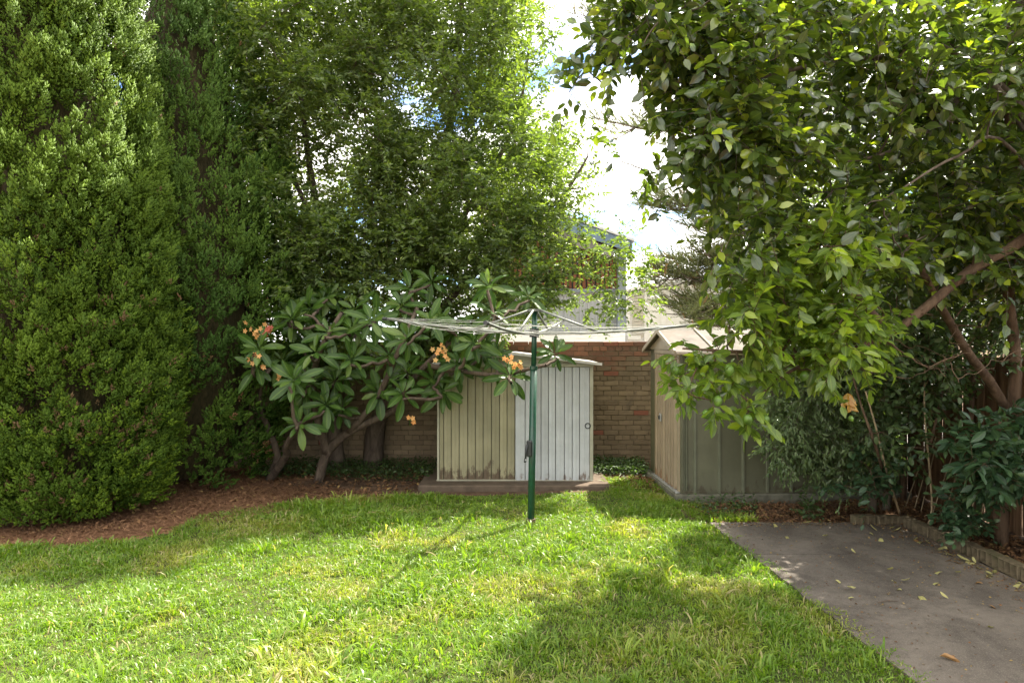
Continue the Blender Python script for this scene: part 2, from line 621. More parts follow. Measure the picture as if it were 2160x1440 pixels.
def wood_mat(name, a, b):
    m, N, L, out = new_mat(name)
    oi = N.new('ShaderNodeObjectInfo')
    n1 = wnoise(N, L, 26, 5, .65, (1, 1, .06), .5)
    c = mixc(N, L, ramp(N, L, n1, .3, .7), a, b)
    k = math_(N, L, 'ADD', math_(N, L, 'MULTIPLY', oi.outputs['Random'], .5), .7)
    cc = N.new('ShaderNodeCombineXYZ')
    for i in range(3):
        L.new(k, cc.inputs[i])
    c = mixc(N, L, 1.0, c, cc.outputs[0], 'MULTIPLY')
    L.new(principled(N, L, c, .85, .15, bump(N, L, n1, .5, .01)), out.inputs[0])
    return m


M['paling'] = wood_mat('weathered_paling', (.10, .055, .03), (.20, .12, .066))
M['slat'] = wood_mat('stained_timber_slat', (.13, .055, .03), (.21, .09, .045))
M['stake'] = wood_mat('pale_stake', (.32, .24, .14), (.45, .35, .22))
M['house_grey'] = plain_mat('grey_house_cladding', (.36, .365, .36), .6, .3, 0, .06, 3)
M['house_post'] = plain_mat('slate_grey_paint', (.18, .205, .225), .5, .4, 0, .06, 3)
M['house_fascia'] = plain_mat('blue_grey_fascia', (.12, .175, .24), .5, .4, 0, .06, 3)
M['house_white'] = plain_mat('white_render', (.86, .84, .80), .7, .3, 0, .05, 2, (.6, .56, .5), .3)
M['house_cream'] = plain_mat('cream_louvre', (.62, .58, .50), .6, .3, 0, .06, 4)
M['flashing'] = plain_mat('pale_metal_flashing', (.5, .5, .48), .4, .5, .3, .1, 8)
M['slat_shade'] = plain_mat('painted_slat_shade', (.02, .02, .025), .3, .5, 0, .1, 3)


def soil_mat():
    m, N, L, out = new_mat('garden_soil')
    n1 = wnoise(N, L, 6, 8, .7)
    n2 = wnoise(N, L, .9, 5, .6)
    n3 = wnoise(N, L, 70, 4, .7, None, 1.0)
    c = mixc(N, L, ramp(N, L, n1, .3, .7), (.075, .05, .034), (.17, .11, .072))
    g = N.new('ShaderNodeNewGeometry')
    sp = N.new('ShaderNodeSeparateXYZ')
    L.new(g.outputs['Position'], sp.inputs[0])
    # reddish needle mat below the conifers
    d = math_(N, L, 'ADD', math_(N, L, 'MULTIPLY', sp.outputs['X'], -.45), math_(N, L, 'MULTIPLY', n2, 1.2))
    c = mixc(N, L, math_(N, L, 'MULTIPLY', ramp(N, L, d, 1.6, 2.3), .9), c, mixc(N, L, n3, (.16, .075, .042), (.36, .19, .105)))
    L.new(principled(N, L, c, .95, .1, bump(N, L, n3, .9, .02)), out.inputs[0])
    return m


def lawn_mat():
    m, N, L, out = new_mat('lawn_thatch')
    n1 = wnoise(N, L, 2.2, 6, .65)
    n2 = wnoise(N, L, 45, 4, .7, None, .8)
    c = mixc(N, L, ramp(N, L, n1, .35, .7), (.07, .11, .022), (.17, .17, .06))
    c = mixc(N, L, ramp(N, L, n2, .35, .7), tuple((.05, .055, .02)), c)
    L.new(principled(N, L, c, .95, .1, bump(N, L, n2, 1.0, .03)), out.inputs[0])
    return m


def concrete_mat():
    m, N, L, out = new_mat('old_concrete')
    n1 = wnoise(N, L, 1.5, 8, .68, (1, .8, 1), .6)
    n2 = wnoise(N, L, 14, 6, .7)
    n3 = wnoise(N, L, 150, 3, .6)
    c = mixc(N, L, ramp(N, L, n1, .32, .68), (.074, .061, .050), (.166, .140, .115))
    c = mixc(N, L, math_(N, L, 'MULTIPLY', ramp(N, L, n2, .45, .75), .45), c, (.05, .043, .037))
    c = mixc(N, L, math_(N, L, 'MULTIPLY', ramp(N, L, n3, .52, .7), .6), c, (.25, .225, .19))
    n4 = wnoise(N, L, 3.3, 6, .7, None, 1.5)
    c = mixc(N, L, math_(N, L, 'MULTIPLY', ramp(N, L, n4, .58, .72), .4), c, (.06, .062, .042))
    h = math_(N, L, 'ADD', n2, math_(N, L, 'MULTIPLY', n3, .5))
    L.new(principled(N, L, c, .85, .25, bump(N, L, h, .7, .012)), out.inputs[0])
    return m


M['soil'] = soil_mat()
M['lawn'] = lawn_mat()
M['concrete'] = concrete_mat()
M['slab'] = plain_mat('brown_slab', (.10, .075, .055), .9, .15, 0, .25, 7, (.09, .07, .05), .6, .4)


def box_mesh(name, size, bev=0.004, seed=None, jit=0.0, seg=1):
    bm = bmesh.new()
    bmesh.ops.create_cube(bm, size=1.0)
    r = random.Random(seed)
    for v in bm.verts:
        v.co = Vector((v.co.x * size[0], v.co.y * size[1], v.co.z * size[2]))
        if jit:
            v.co += Vector((r.uniform(-jit, jit), r.uniform(-jit, jit), r.uniform(-jit, jit)))
    if bev > 0:
        bmesh.ops.bevel(bm, geom=bm.edges[:], offset=bev, segments=seg, affect='EDGES')
    me = bpy.data.meshes.new(name)
    bm.to_mesh(me)
    bm.free()
    return me


def box(name, lo, hi, mat, parent=None, bev=0.004, kind=None, label=None, rot=(0, 0, 0)):
    """box given by its corners in the parent's own coordinates"""
    lo, hi = np.asarray(lo, float), np.asarray(hi, float)
    return obj(name, box_mesh(name, hi - lo, bev), mat, parent, tuple((lo + hi) / 2), rot, kind, label)


def prism(name, poly, axis, a, b, mat, parent=None, label=None):
    """extrude a 2D polygon along an axis (0 x, 1 y, 2 z) from a to b, local coordinates"""
    bm = bmesh.new()
    idx = [i for i in range(3) if i != axis]

    def P(p, h):
        c = [0, 0, 0]
        c[idx[0]], c[idx[1]], c[axis] = p[0], p[1], h
        return bm.verts.new(c)
    A = [P(p, a) for p in poly]
    B = [P(p, b) for p in poly]
    bm.faces.new(A)
    bm.faces.new(B[::-1])
    n = len(poly)
    for i in range(n):
        bm.faces.new((A[i], B[i], B[(i + 1) % n], A[(i + 1) % n]))
    bmesh.ops.recalc_face_normals(bm, faces=bm.faces)
    me = bpy.data.meshes.new(name)
    bm.to_mesh(me)
    bm.free()
    return obj(name, me, mat, parent, label=label)


def gz(x, y):
    """height of the uneven ground"""
    x, y = np.asarray(x, float), np.asarray(y, float)
    k = np.clip((12 - np.abs(x)) / 4, 0, 1) * np.clip((13 - y) / 3, 0, 1) * np.clip((y + 3) / 3, 0, 1)
    return (fbm(x * .9, y * .9, 0, 5, 3) - .5) * .05 * k - 0.012


# ------------------------------------------------------------------ the setting
def grid_sheet(name, xs, ys, zf, mat, kind='structure', label=None):
    X, Y = np.meshgrid(xs, ys)
    v = np.stack([X.ravel(), Y.ravel(), zf(X.ravel(), Y.ravel())], -1)
    nx, ny = len(xs), len(ys)
    i, j = np.meshgrid(np.arange(nx - 1), np.arange(ny - 1))
    a = (j * nx + i).ravel()
    q = np.stack([a, a + 1, a + 1 + nx, a + nx], -1)
    o = obj(name, make_mesh(name, v, q, smooth=True), mat, kind=kind)
    if label:
        o['label'] = label
    return o, v, q


gxs = np.concatenate([[-600, -150, -50, -22, -13], np.linspace(-9, 9, 120), [13, 22, 50, 150, 600]])
gys = np.concatenate([[-300, -60, -15, -4], np.linspace(0, 13, 90), [16, 22, 40, 90, 250, 900]])
o, _, _ = grid_sheet('ground', gxs, gys, lambda x, y: gz(x, y), M['soil'])
tag(o, 'bare brown garden soil below the trees and around the sheds', kind='structure')

lawn_px = [(0, 1152), (150, 1150), (270, 1140), (345, 1122), (405, 1092), (500, 1074), (600, 1062), (760, 1048), (900, 1042), (1010, 1043),
           (1150, 1040), (1240, 1042), (1300, 1036), (1345, 1030), (1385, 1046), (1430, 1072), (1478, 1100)]
lawn_poly = [tuple(G(px, py)[:2]) for px, py in lawn_px] + [(2.12, 6.9), (2.21, 5.2), (2.30, 3.8), (2.42, 2.0), (2.42, 1.2), (-6.5, 1.2), (-6.5, 6.4)]
lawn_poly = np.array(lawn_poly)
# lawn sheet: the ground's own relief, cut to the lawn outline
xs, ys = np.arange(-6.5, 2.4, .1), np.arange(1.2, 9.2, .1)
X, Y = np.meshgrid(xs, ys)
nx = len(xs)
i, j = np.meshgrid(np.arange(nx - 1), np.arange(len(ys) - 1))
a = (j * nx + i).ravel()
q = np.stack([a, a + 1, a + 1 + nx, a + nx], -1)
cx, cy = X.ravel()[q].mean(1), Y.ravel()[q].mean(1)
wob = (fbm(cx * 3, cy * 3, 0, 9) - .5) * .25
q = q[in_poly(cx + wob, cy + wob, lawn_poly)]
v = np.stack([X.ravel(), Y.ravel(), gz(X.ravel(), Y.ravel()) + .008], -1)
used, inv = np.unique(q, return_inverse=True)
o = obj('lawn', make_mesh('lawn', v[used], inv.reshape(-1, 4), smooth=True), M['lawn'])
tag(o, 'patchy green lawn filling the middle of the yard', kind='structure')

# concrete path of two slabs with a joint between them
path = thing('concrete_path', 'stained grey concrete path beside the lawn', 'path', (2.1, 6.0, 0))
path['kind'] = 'structure'


def slab(y0, y1, name='slab'):
    def lx(y):
        return 2.05 + (7.1 - y) * .055
    bm = bmesh.new()
    n = 14
    top = []
    r = random.Random(3)
    for k in range(n + 1):
        y = y0 + (y1 - y0) * k / n
        top.append((lx(y) + r.uniform(-.012, .012), y))
    poly = top + [(3.98, y1), (3.98, y0)]
    A = [bm.verts.new((x - 2.1, y - 6.0, .022)) for x, y in poly]
    B = [bm.verts.new((x - 2.1, y - 6.0, -.08)) for x, y in poly]
    bm.faces.new(A[::-1])
    m = len(poly)
    for k in range(m):
        bm.faces.new((A[k], A[(k + 1) % m], B[(k + 1) % m], B[k]))
    bmesh.ops.recalc_face_normals(bm, faces=bm.faces)
    me = bpy.data.meshes.new(name)
    bm.to_mesh(me)
    bm.free()
    return obj(name, me, M['concrete'], path)


slab(6.045, 7.10)
slab(3.30, 6.028)
slab(0.8, 3.292)

o = box('bounce_slab', (-4.5, 11.4, -.03), (9.5, 19.6, .012), None, None, 0, 'structure')  # added out-of-view pale slab, bounces sunlight up onto the white building
o.data.materials.append(plain_mat('pale_bounce_slab', (.52, .49, .44), .85, .2, 0, .15, 2, (.3, .28, .24), .5))
o['label'] = 'unseen pale slab added beyond the brick wall to bounce sunlight'

# ------------------------------------------------------------------ brick wall at the back of the yard
WY = 10.55
WALL_H = 1.87
wall = thing('brick_wall', 'old stained brown brick wall along the back of the yard', 'wall', (0, WY, 0))
mb = MB()
mb.box((-7.5, .012, -.1), (5.6, .22, WALL_H - .01))
mb.build('mortar_bed', M['mortar'], wall, world=False)
BR_L, BR_H = .232, .076
brick_meshes = []
for k in range(5):
    me = box_mesh('brick', (BR_L - .009, .10, BR_H - .009), .005, 40 + k, .0028)
    brick_meshes.append(me)
    me.materials.append(M['brick'])
half_meshes = []
for k in range(2):
    me = box_mesh('brick', (BR_L / 2 - .009, .10, BR_H - .009), .005, 60 + k, .0025)
    half_meshes.append(me)
    me.materials.append(M['brick'])
rows = int(WALL_H / BR_H)
singles, rest = [], []
for rr in range(rows + 1):
    zc = rr * BR_H + BR_H / 2
    if zc + BR_H / 2 > WALL_H + .04:
        break
    hdr = rr % 6 == 5
    L_ = BR_L / 2 if hdr else BR_L
    x = -7.4 + (L_ / 2 if rr % 2 else 0)
    while x < 5.5:
        xc = x + L_ / 2
        p = pix(np.array([xc, WY, zc]))
        vis = ((1245 < p[0] < 1385) or (530 < p[0] < 925 and p[1] > 815) or (1030 < p[0] < 1260 and p[1] < 740))
        (singles if vis else rest).append((xc, zc, hdr))
        x += L_
random.shuffle(singles)
singles, more = singles[:300], singles[300:]
for k, (xc, zc, hdr) in enumerate(singles):
    me = random.choice(half_meshes if hdr else brick_meshes)
    o = obj('brick', me, None, wall, (xc, .052 + random.uniform(-.007, .007), zc), (random.uniform(-.012, .012), random.uniform(-.006, .006), random.uniform(-.012, .012)))
mb = MB()
for xc, zc, hdr in rest + more:
    l2 = (BR_L / 2 if hdr else BR_L) / 2 - .0045
    yo = random.uniform(-.006, .006)
    mb.box((xc - l2, .002 + yo, zc - BR_H / 2 + .0045), (xc + l2, .1 + yo, zc + BR_H / 2 - .0045), random.random())
mb.build('brickwork', M['brick'], wall, world=False, kind='stuff')

# ------------------------------------------------------------------ low garden shed with a beige and a white sheet
SY = 9.06
shed = thing('garden_shed', 'low metal shed with beige panel and white sliding door below the frangipani', 'shed', (0.05, SY, 0.06))


def sx(px):
    return (px - 1080) / F * SY - .05


base = box('shed_slab', (-1.21, 8.74, -.06), (1.27, 10.45, .056), M['slab'], None, .015)
tag(base, 'brown slab on the ground below the low metal shed', 'slab')
top = 1.555
box('back_body', (sx(926), .05, 0), (sx(1249), 1.25, top), M['shed_beige'], shed, .01)


def sheet_strip(name, x0, x1, y, z0, z1, fold, mat, parent, axis='x'):
    """one steel pan: two slightly folded faces with returned edges"""
    w = x1 - x0
    prof = [(0, .014), (.004, .0), (w * .46, -fold), (w * .56, -fold * .5), (w - .004, 0), (w, .014)]
    n = len(prof)
    v = [(x0 + p, y + d, z) for z in (z0, z1) for p, d in prof]
    t = []
    for k in range(n - 1):
        t += [(k, k + 1, n + k + 1), (k, n + k + 1, n + k)]
    v = np.array(v)
    if axis == 'y':       # run along local y on a wall that faces -x
        v = np.stack([v[:, 1], v[:, 0], v[:, 2]], -1)
        t = [q[::-1] for q in t]
    b = MB()
    b.add(v, t)
    return b.build(name, mat, parent, world=False)


box('seam_backing', (sx(926), .022, .004), (sx(1086), .049, top - .01), M['shed_dark'], shed, 0)
for x0, x1 in zip([927, 936, 952, 969, 987, 1003, 1019.5, 1037, 1054, 1070], [935.2, 951.4, 968.2, 986.2, 1002.2, 1018.7, 1036.2, 1053.2, 1069.2, 1086]):
    sheet_strip('panel', sx(x0), sx(x1), .008, .0, top - .04, .006, M['shed_beige'], shed)
door = box('sliding_door', (sx(1086.5), -.012, .012), (sx(1246), .021, top - .05), M['shed_dark'], shed, 0)
# door pans are sub-parts of the door
dl = np.array(door.location)
for x0, x1 in zip([1087, 1108, 1125, 1141.5, 1157, 1172, 1190.5, 1207, 1222.5], [1107.3, 1124.3, 1140.8, 1156.3, 1171.2, 1189.8, 1206.3, 1221.8, 1243]):
    s_ = sheet_strip('panel', sx(x0) - dl[0], sx(x1) - dl[0], -.030 - dl[1], .008 - dl[2], top - .055 - dl[2], .006, M['shed_white'], door)
b = MB()
ring = [(math.cos(a) * .034, -.028 - dl[1] - .012, math.sin(a) * .034) for a in np.linspace(0, 2 * math.pi, 25)]
hx, hz = sx(1239) - dl[0], (W(1239, 897, SY)[2] - .06) - dl[2]
b.tube([(hx + p[0], p[1], hz + p[2]) for p in ring], .0065, 8, cap=False)
b.build('handle', M['black_iron'], door, world=False, smooth=True)
box('corner_trim', (sx(1243.5), -.026, .0), (sx(1251), .04, top - .02), M['shed_trim'], shed)
box('corner_trim', (sx(922), -.006, .0), (sx(926.8), .04, top - .02), M['shed_trim'], shed)
box('header_rail', (sx(922), -.045, top - .052), (sx(1251), .045, top - .004), M['shed_trim'], shed)
box('floor_track', (sx(921), -.035, -.004), (sx(1250), .05, .0105), M['shed_trim'], shed)
apex = W(1088, 744, SY)[2] - .06
eave = W(1262, 764, SY)[2] - .06
xl, xr, xm = sx(908), sx(1268), sx(1088)
prism('gable', [(xl + .07, top - .003), (xr - .07, top - .003), (xr - .07, eave - .02), (xm, apex - .03), (xl + .07, eave - .02)], 1, -.02, .03, M['shed_trim'], shed)
for s_, (x0, x1) in (('roof_sheet', (xl, xm)), ('roof_sheet', (xm, xr))):
    z0, z1 = (eave - .01, apex) if x0 == xl else (apex, eave - .01)
    prism(s_, [(x0, z0), (x1, z1), (x1, z1 - .022), (x0, z0 - .022)], 1, -.09, 1.32, M['shed_roof_white'], shed)
    prism('verge_trim', [(x0, z0 + .006), (x1, z1 + .006), (x1, z1 - .03), (x0, z0 - .03)], 1, -.1, -.092, M['shed_roof_white'], shed)

# ------------------------------------------------------------------ green gabled shed on the right
nc = G(1438, 1056)
GA = math.radians(2.2)
gshed = thing('garden_shed', 'olive green gabled metal shed with tan door behind the citrus branches', 'shed', (nc[0], nc[1], 0.0), GA)
LEN, DEP, EAVE, RIDGE, B0 = 2.75, 1.52, 1.80, 2.045, .085
box('body', (.03, .03, B0), (LEN, DEP, EAVE - .01), M['shed_green'], gshed, .006)
for lo, hi in (((-.09, -.06, -.05), (LEN + .03, .06, B0 - .003)), ((-.085, .063, -.05), (.12, DEP + .05, B0 - .006))):
    box('sill', lo, hi, M['sill'], gshed, .008)
# side wall facing the camera: flat pans with standing ribs
ribs = [.16, .455, .745, 1.04, 1.335, 1.63, 1.925, 2.22, 2.515]
edges = [.075] + ribs + [LEN]
for k in range(len(edges) - 1):
    box('panel', (edges[k] + .009, .014, B0 + .005), (edges[k + 1] - .009, .028, EAVE - .02), M['shed_green'], gshed, .002)
for x in ribs:
    b = MB()
    pr = [(-.016, .013), (-.011, -.008), (.011, -.008), (.016, .013)]
    v = [(x + p, d, z) for z in (B0 + .004, EAVE - .015) for p, d in pr]
    b.add(v, [(0, 1, 5), (0, 5, 4), (1, 2, 6), (1, 6, 5), (2, 3, 7), (2, 7, 6)])
    b.build('rib', M['shed_green_rib'], gshed, world=False)
for x in (.028, .052):
    box('corner_fold', (x, .008, B0 + .006), (x + .012, .027, EAVE - .016), M['shed_green_rib'], gshed, .003)
box('bottom_rail', (.0, .004, B0 - .002), (LEN + .01, .012, B0 + .03), M['shed_green'], gshed, .002)
# front face (towards -x)
box('front_panel', (-.004, 1.235, B0), (.028, DEP, EAVE), M['shed_green'], gshed, .004)
box('front_panel', (-.004, .0, B0), (.026, .06, EAVE), M['shed_green'], gshed, .004)
box('door_jamb', (-.018, 1.185, B0), (.026, 1.233, EAVE - .03), M['shed_tan_trim'], gshed, .004)
box('door_jamb', (-.018, .062, B0), (.026, .150, EAVE - .03), M['shed_tan_trim'], gshed, .004)
box('door_head', (-.022, .05, EAVE - .062), (.024, 1.24, EAVE - .006), M['shed_tan_trim'], gshed, .004)
gd = box('door', (.010, .152, B0 + .012), (.026, 1.183, EAVE - .064), M['shed_dark'], gshed, 0)
gl = np.array(gd.location)
edges = np.linspace(.153, 1.182, 9)
for k in range(8):
    y0, y1 = edges[k], edges[k + 1]
    ym_ = y0 + (y1 - y0) * .52
    b = MB()
    prof = [(y0, .008), (ym_ - .012, .008), (ym_, -.030), (y1 - .012, -.030), (y1, .008)]
    v = [(x_ - gl[0], yy - gl[1], z_ - gl[2]) for z_ in (B0 + .014, EAVE - .066) for yy, x_ in prof]
    t = []
    for m_ in range(4):
        t += [(m_, m_ + 6, m_ + 1), (m_, m_ + 5, m_ + 6)]
    b.add(v, t)
    b.build('panel', M['shed_tan'], gd, world=False)
lt = box('latch', (-.052 - gl[0], .80 - gl[1], .855 - gl[2]), (-.032 - gl[0], .872 - gl[1], .955 - gl[2]), M['steel'], gd, .004)
b = MB()
b.tube([(-.062 - gl[0], .836 - gl[1], .93 - gl[2]), (-.062 - gl[0], .836 - gl[1], .88 - gl[2])], .011, 8)
b.build('padlock_bolt', M['black_iron'], gd, world=False)
box('door_track', (-.06, .06, B0 - .006), (-.005, 1.24, B0 + .008), M['steel'], gshed, .002)
# gable triangle
gy0, gy1 = -.0, DEP
prism('gable', [(gy0, EAVE - .004), (gy1, EAVE - .004), ((gy0 + gy1) / 2, RIDGE - .035)], 0, -.03, .03, M['shed_tan_trim'], gshed)
pl = prism('gable_plate', [(.66, 1.905), (.70, 1.888), (.82, 1.888), (.86, 1.905), (.82, 1.93), (.76, 1.96), (.70, 1.93)], 0, -.036, -.031, M['shed_tan'], gshed)
for zz_ in (1.897, 1.91):
    box('plate_line', (-.039, .70, zz_), (-.0365, .82, zz_ + .004), M['shed_tan_trim'], pl, 0)
# roof of corrugated pans each side of the ridge
ym = (gy0 + gy1) / 2
xs_ = np.linspace(-.09, LEN + .06, 7)
for sd in (-1, 1):
    y_e = gy0 - .075 if sd < 0 else gy1 + .075
    z_e = RIDGE - (RIDGE - EAVE) * (abs(y_e - ym) / (DEP / 2))
    for k in range(6):
        b = MB()
        x0, x1 = xs_[k] + .004, xs_[k + 1] - .004
        v = [(x0, y_e, z_e), (x1, y_e, z_e), (x1, ym, RIDGE), (x0, ym, RIDGE)]
        v = v + [(p[0], p[1], p[2] - .012) for p in v]
        t = [(0, 1, 2), (0, 2, 3), (4, 6, 5), (4, 7, 6), (0, 4, 5), (0, 5, 1), (0, 3, 7), (0, 7, 4), (1, 5, 6), (1, 6, 2)]
        if sd > 0:
            t = [q_[::-1] for q_ in t]
        b.add(v, t)
        b.build('roof_sheet', M['shed_roof'], gshed, world=False)
    for k in range(1, 6):
        b = MB()
        b.tube([(xs_[k], y_e - .004 * sd, z_e + .012), (xs_[k], ym, RIDGE + .012)], .014, 6)
        b.build('roof_rib', M['shed_tan_trim'], gshed, world=False)
    b = MB()
    v = []
    for x in (-.112, -.092):
        v += [(x, y_e, z_e + .02), (x, y_e, z_e - .035), (x, ym, RIDGE - .035), (x, ym, RIDGE + .02)]
    t = [(0, 1, 2), (0, 2, 3), (4, 6, 5), (4, 7, 6), (0, 3, 7), (0, 7, 4), (1, 5, 6), (1, 6, 2), (0, 4, 5), (0, 5, 1)]
    b.add(v, t)
    b.build('barge_board', M['shed_tan_trim'], gshed, world=False)
    box('eave_trim', (-.09, y_e - .012, z_e - .035), (LEN + .06, y_e + .012, z_e - .013), M['shed_tan_trim'], gshed, .002)

# ------------------------------------------------------------------ rotary clothes line
pb = G(1120, 1103)
ptop = W(1128, 652, pb[1])
hoist = thing('rotary_clothesline', 'green rotary clothesline with slack wires standing in the lawn', 'clothesline', (pb[0], pb[1], 0))


def ax(z):
    return np.array([(ptop[0] - pb[0]) * z / ptop[2], 0, z])


zj = W(1123, 776, pb[1])[2]
b = MB(); b.tube([ax(-.1), ax(.6), ax(zj)], .036, 16); lower = b.build('lower_pole', M['green_paint'], hoist, world=False, smooth=True)
b = MB(); b.tube([ax(zj - .05), ax(ptop[2] - .02)], .0275, 16); b.build('upper_pole', M['green_paint'], hoist, world=False, smooth=True)
b = MB(); b.tube([ax(zj - .015), ax(zj + .02)], .041, 16); b.build('collar', M['green_paint'], hoist, world=False)
b = MB(); b.tube([ax(-.02), ax(.05)], .05, 14, rough=.1); b.build('ground_socket', M['edge_brick'], hoist, world=False)
b = MB(); b.tube([ax(ptop[2] - .025), ax(ptop[2])], .075, 12); b.build('head_plate', M['alloy'], hoist, world=False)
zh = W(1127, 703, pb[1])[2]
b = MB(); b.tube([ax(zh - .04), ax(zh + .05)], .05, 12); b.build('arm_hub', M['black_iron'], hoist, world=False)
zc_ = W(1117, 945, pb[1])[2]
cb = box('crank_box', (ax(zc_)[0] - .062, -.075, zc_ - .08), (ax(zc_)[0] - .005, -.02, zc_ + .09), M['black_iron'], hoist, .012)
b = MB()
b.tube([(-.02, -.035, .04), (-.034, -.05, -.02), (-.04, -.055, -.11)], [.014, .011, .01], 8)
b.tube([(-.04, -.055, -.105), (-.045, -.12, -.115)], [.015, .013], 8)
b.build('crank_handle', M['black_iron'], cb, world=False, smooth=True)
th = math.radians(15)
LA = 1.70
tips_py = {'right': (math.cos(th), -math.sin(th), 683), 'left': (-math.cos(th), math.sin(th), 672), 'near': (-math.sin(th), -math.cos(th), 681), 'far': (math.sin(th), math.cos(th), 673)}
arms = []
for nm, (ux, uy, py) in tips_py.items():
    p0 = ax(zh) + np.array([ux, uy, 0]) * .04
    tip = np.array([ux * LA, uy * LA, 0]) + np.array([ax(zh)[0], 0, 0])
    tip[2] = H + (720 - py) / F * (pb[1] + tip[1])
    arms.append((p0, tip))
    b = MB()
    mid = (p0 + tip) / 2 + np.array([0, 0, -.025])
    b.tube([p0, (p0 + mid) / 2 - np.array([0, 0, .008]), mid, (mid + tip) / 2 - np.array([0, 0, .008]), tip], [.017, .016, .015, .014, .013], 8)
    arm = b.build('arm', M['alloy'], hoist, world=False, smooth=True)
    b = MB(); b.tube([tip - nrm(tip - p0) * .02, tip + nrm(tip - p0) * .03], .019, 8); b.build('end_cap', M['black_iron'], arm, world=False)
    k = p0 + (tip - p0) * .38
    k[2] -= .02
    b = MB(); b.tube([ax(ptop[2] - .012) + np.array([ux, uy, 0]) * .06, k], .0115, 8); b.build('strut', M['alloy'], hoist, world=False, smooth=True)
order = [arms[0], arms[2], arms[1], arms[3]]       # right, near, left, far: round the hub


def on_arm(a, f):
    p0, tip = a
    p = p0 + (tip - p0) * f
    p[2] += -.1 * f * (1 - f) + .012
    return p


rw = random.Random(21)
for k in range(4):
    A, B_ = order[k], order[(k + 1) % 4]
    for f in (.36, .47, .58, .69, .80, .90, .985):
        p, q_ = on_arm(A, f), on_arm(B_, f)
        sag = rw.choice([.01, .02, .03, .045, .07, .11]) * (0.5 + f * .6)
        t_ = np.linspace(0, 1, 15)
        pts = p + (q_ - p) * t_[:, None]
        pts[:, 2] -= sag * 4 * t_ * (1 - t_)
        b = MB(); b.tube(pts, .0023, 5)
        b.build('wire', M['wire'], hoist, world=False, smooth=True)

# ------------------------------------------------------------------ paling fence on the right
FX = 5.0
fence = thing('paling_fence', 'brown timber paling fence behind the bushes beside the path', 'fence', (FX, 7.0, 0))
pal = [box_mesh('paling', (.018, .096, 1.74), .002, 80 + k, .003) for k in range(4)]
for me in pal:
    me.materials.append(M['paling'])
y = 3.2
k = 0
while y < 10.5:
    obj('paling', pal[k % 4], None, fence, (-.002 if k % 2 else -.021, y - 7.0, .87 + random.uniform(-.012, .012)), (random.uniform(-.012, .012), 0, 0))
    y += .088
    k += 1
for z in (.3, 1.0, 1.5):
    box('rail', (.012, -3.8, z), (.055, 3.5, z + .075), M['paling'], fence, .003)
for yy in (-3.5, -1.1, 1.3, 3.3):
    box('post', (.057, yy - .05, -.1), (.15, yy + .05, 1.7), M['paling'], fence, .004)

# ------------------------------------------------------------------ edging of cored bricks along the path
edging = thing('brick_edging', 'low edging of mossy cored bricks along the path', 'garden edging', (4.0, 6.5, 0))


def cored_brick(seed):
    r = random.Random(seed)
    bm = bmesh.new()
    Lb, Db, Hb = .222, .095, .115
    bmesh.ops.create_cube(bm, size=1)
    for v in bm.verts:
        v.co = Vector((v.co.x * Db, v.co.y * Lb, v.co.z * Hb)) + Vector((r.uniform(-.003, .003),) * 3)
    bmesh.ops.bevel(bm, geom=bm.edges[:], offset=.006, segments=1, affect='EDGES')
    front = min(bm.faces, key=lambda f: f.normal.x * f.calc_area())
    es = [e for e in front.edges if abs(e.verts[0].co.y - e.verts[1].co.y) > .1]
    r_ = bmesh.ops.subdivide_edges(bm, edges=es, cuts=2, use_grid_fill=True)
    fs = [f for f in bm.faces if f.normal.x < -.9 and f.calc_area() > .003]
    ins = bmesh.ops.inset_individual(bm, faces=fs, thickness=.017, depth=0)
    for f in fs:
        for v in f.verts:
            v.co.x += .03
    me = bpy.data.meshes.new('brick')
    bm.to_mesh(me)
    bm.free()
    me.materials.append(M['edge_brick'])
    return me


cb_m = [cored_brick(k) for k in range(3)]
y = 3.2
while y < 6.95:
    obj('brick', random.choice(cb_m), None, edging, (.055 + random.uniform(-.012, .012) - .05 * max(0, y - 6.3), y - 6.5, .058 + random.uniform(-.006, .012)), (random.uniform(-.03, .03), random.uniform(-.04, .04), random.uniform(-.06, .06)))
    y += .232
for k in range(2):
    obj('brick', cb_m[k], None, edging, (-.13 - .24 * k, .54 + .02 * k, .05), (0, 0, math.radians(92 + 4 * k)))

# ------------------------------------------------------------------ houses beyond the wall
HD = 16.5


def hw(px, py, d=HD):
    return W(px, py, d)


hc = hw(1150, 720)
house = thing('house', 'grey house with blue fascia and timber slat screen beyond the wall', 'house', (hc[0], HD, 0))


def hx_(px):
    return (px - 1080) / F * HD - hc[0]


def hz_(py):
    return H - (py - 720) / F * HD


xl, xr = hx_(1020), hx_(1320)
box('wall', (xl, .3, 0), (xr - .02, 6.0, hz_(535)), M['house_grey'], house, .01)
# ribbed cladding below the screen
x = xl
while x < hx_(1302):
    b = MB()
    w = .19
    prof = [(0, .0), (.06, 0), (.075, -.03), (.115, -.03), (.13, 0), (w, 0)]
    n = len(prof)
    v = [(x + p, .27 + d, z) for z in (hz_(716), hz_(612)) for p, d in prof]
    t = []
    for k in range(n - 1):
        t += [(k, k + 1, n + k + 1), (k, n + k + 1, n + k)]
    b.add(v, t)
    b.build('cladding_panel', M['house_grey'], house, world=False)
    x += w
box('screen_shade_sheet', (hx_(1060), .24, hz_(606)), (hx_(1303), .28, hz_(505)), M['slat_shade'], house, 0)  # solid near-black sheet, its colour stands for the shade behind the slats
x = hx_(1064)
while x < hx_(1301):
    box('slat', (x, .16, hz_(609)), (x + .075, .2, hz_(500)), M['slat'], house, .004)
    x += .112
box('screen_rail', (hx_(1060), .13, hz_(615)), (hx_(1304), .235, hz_(608)), M['house_post'], house, .004)
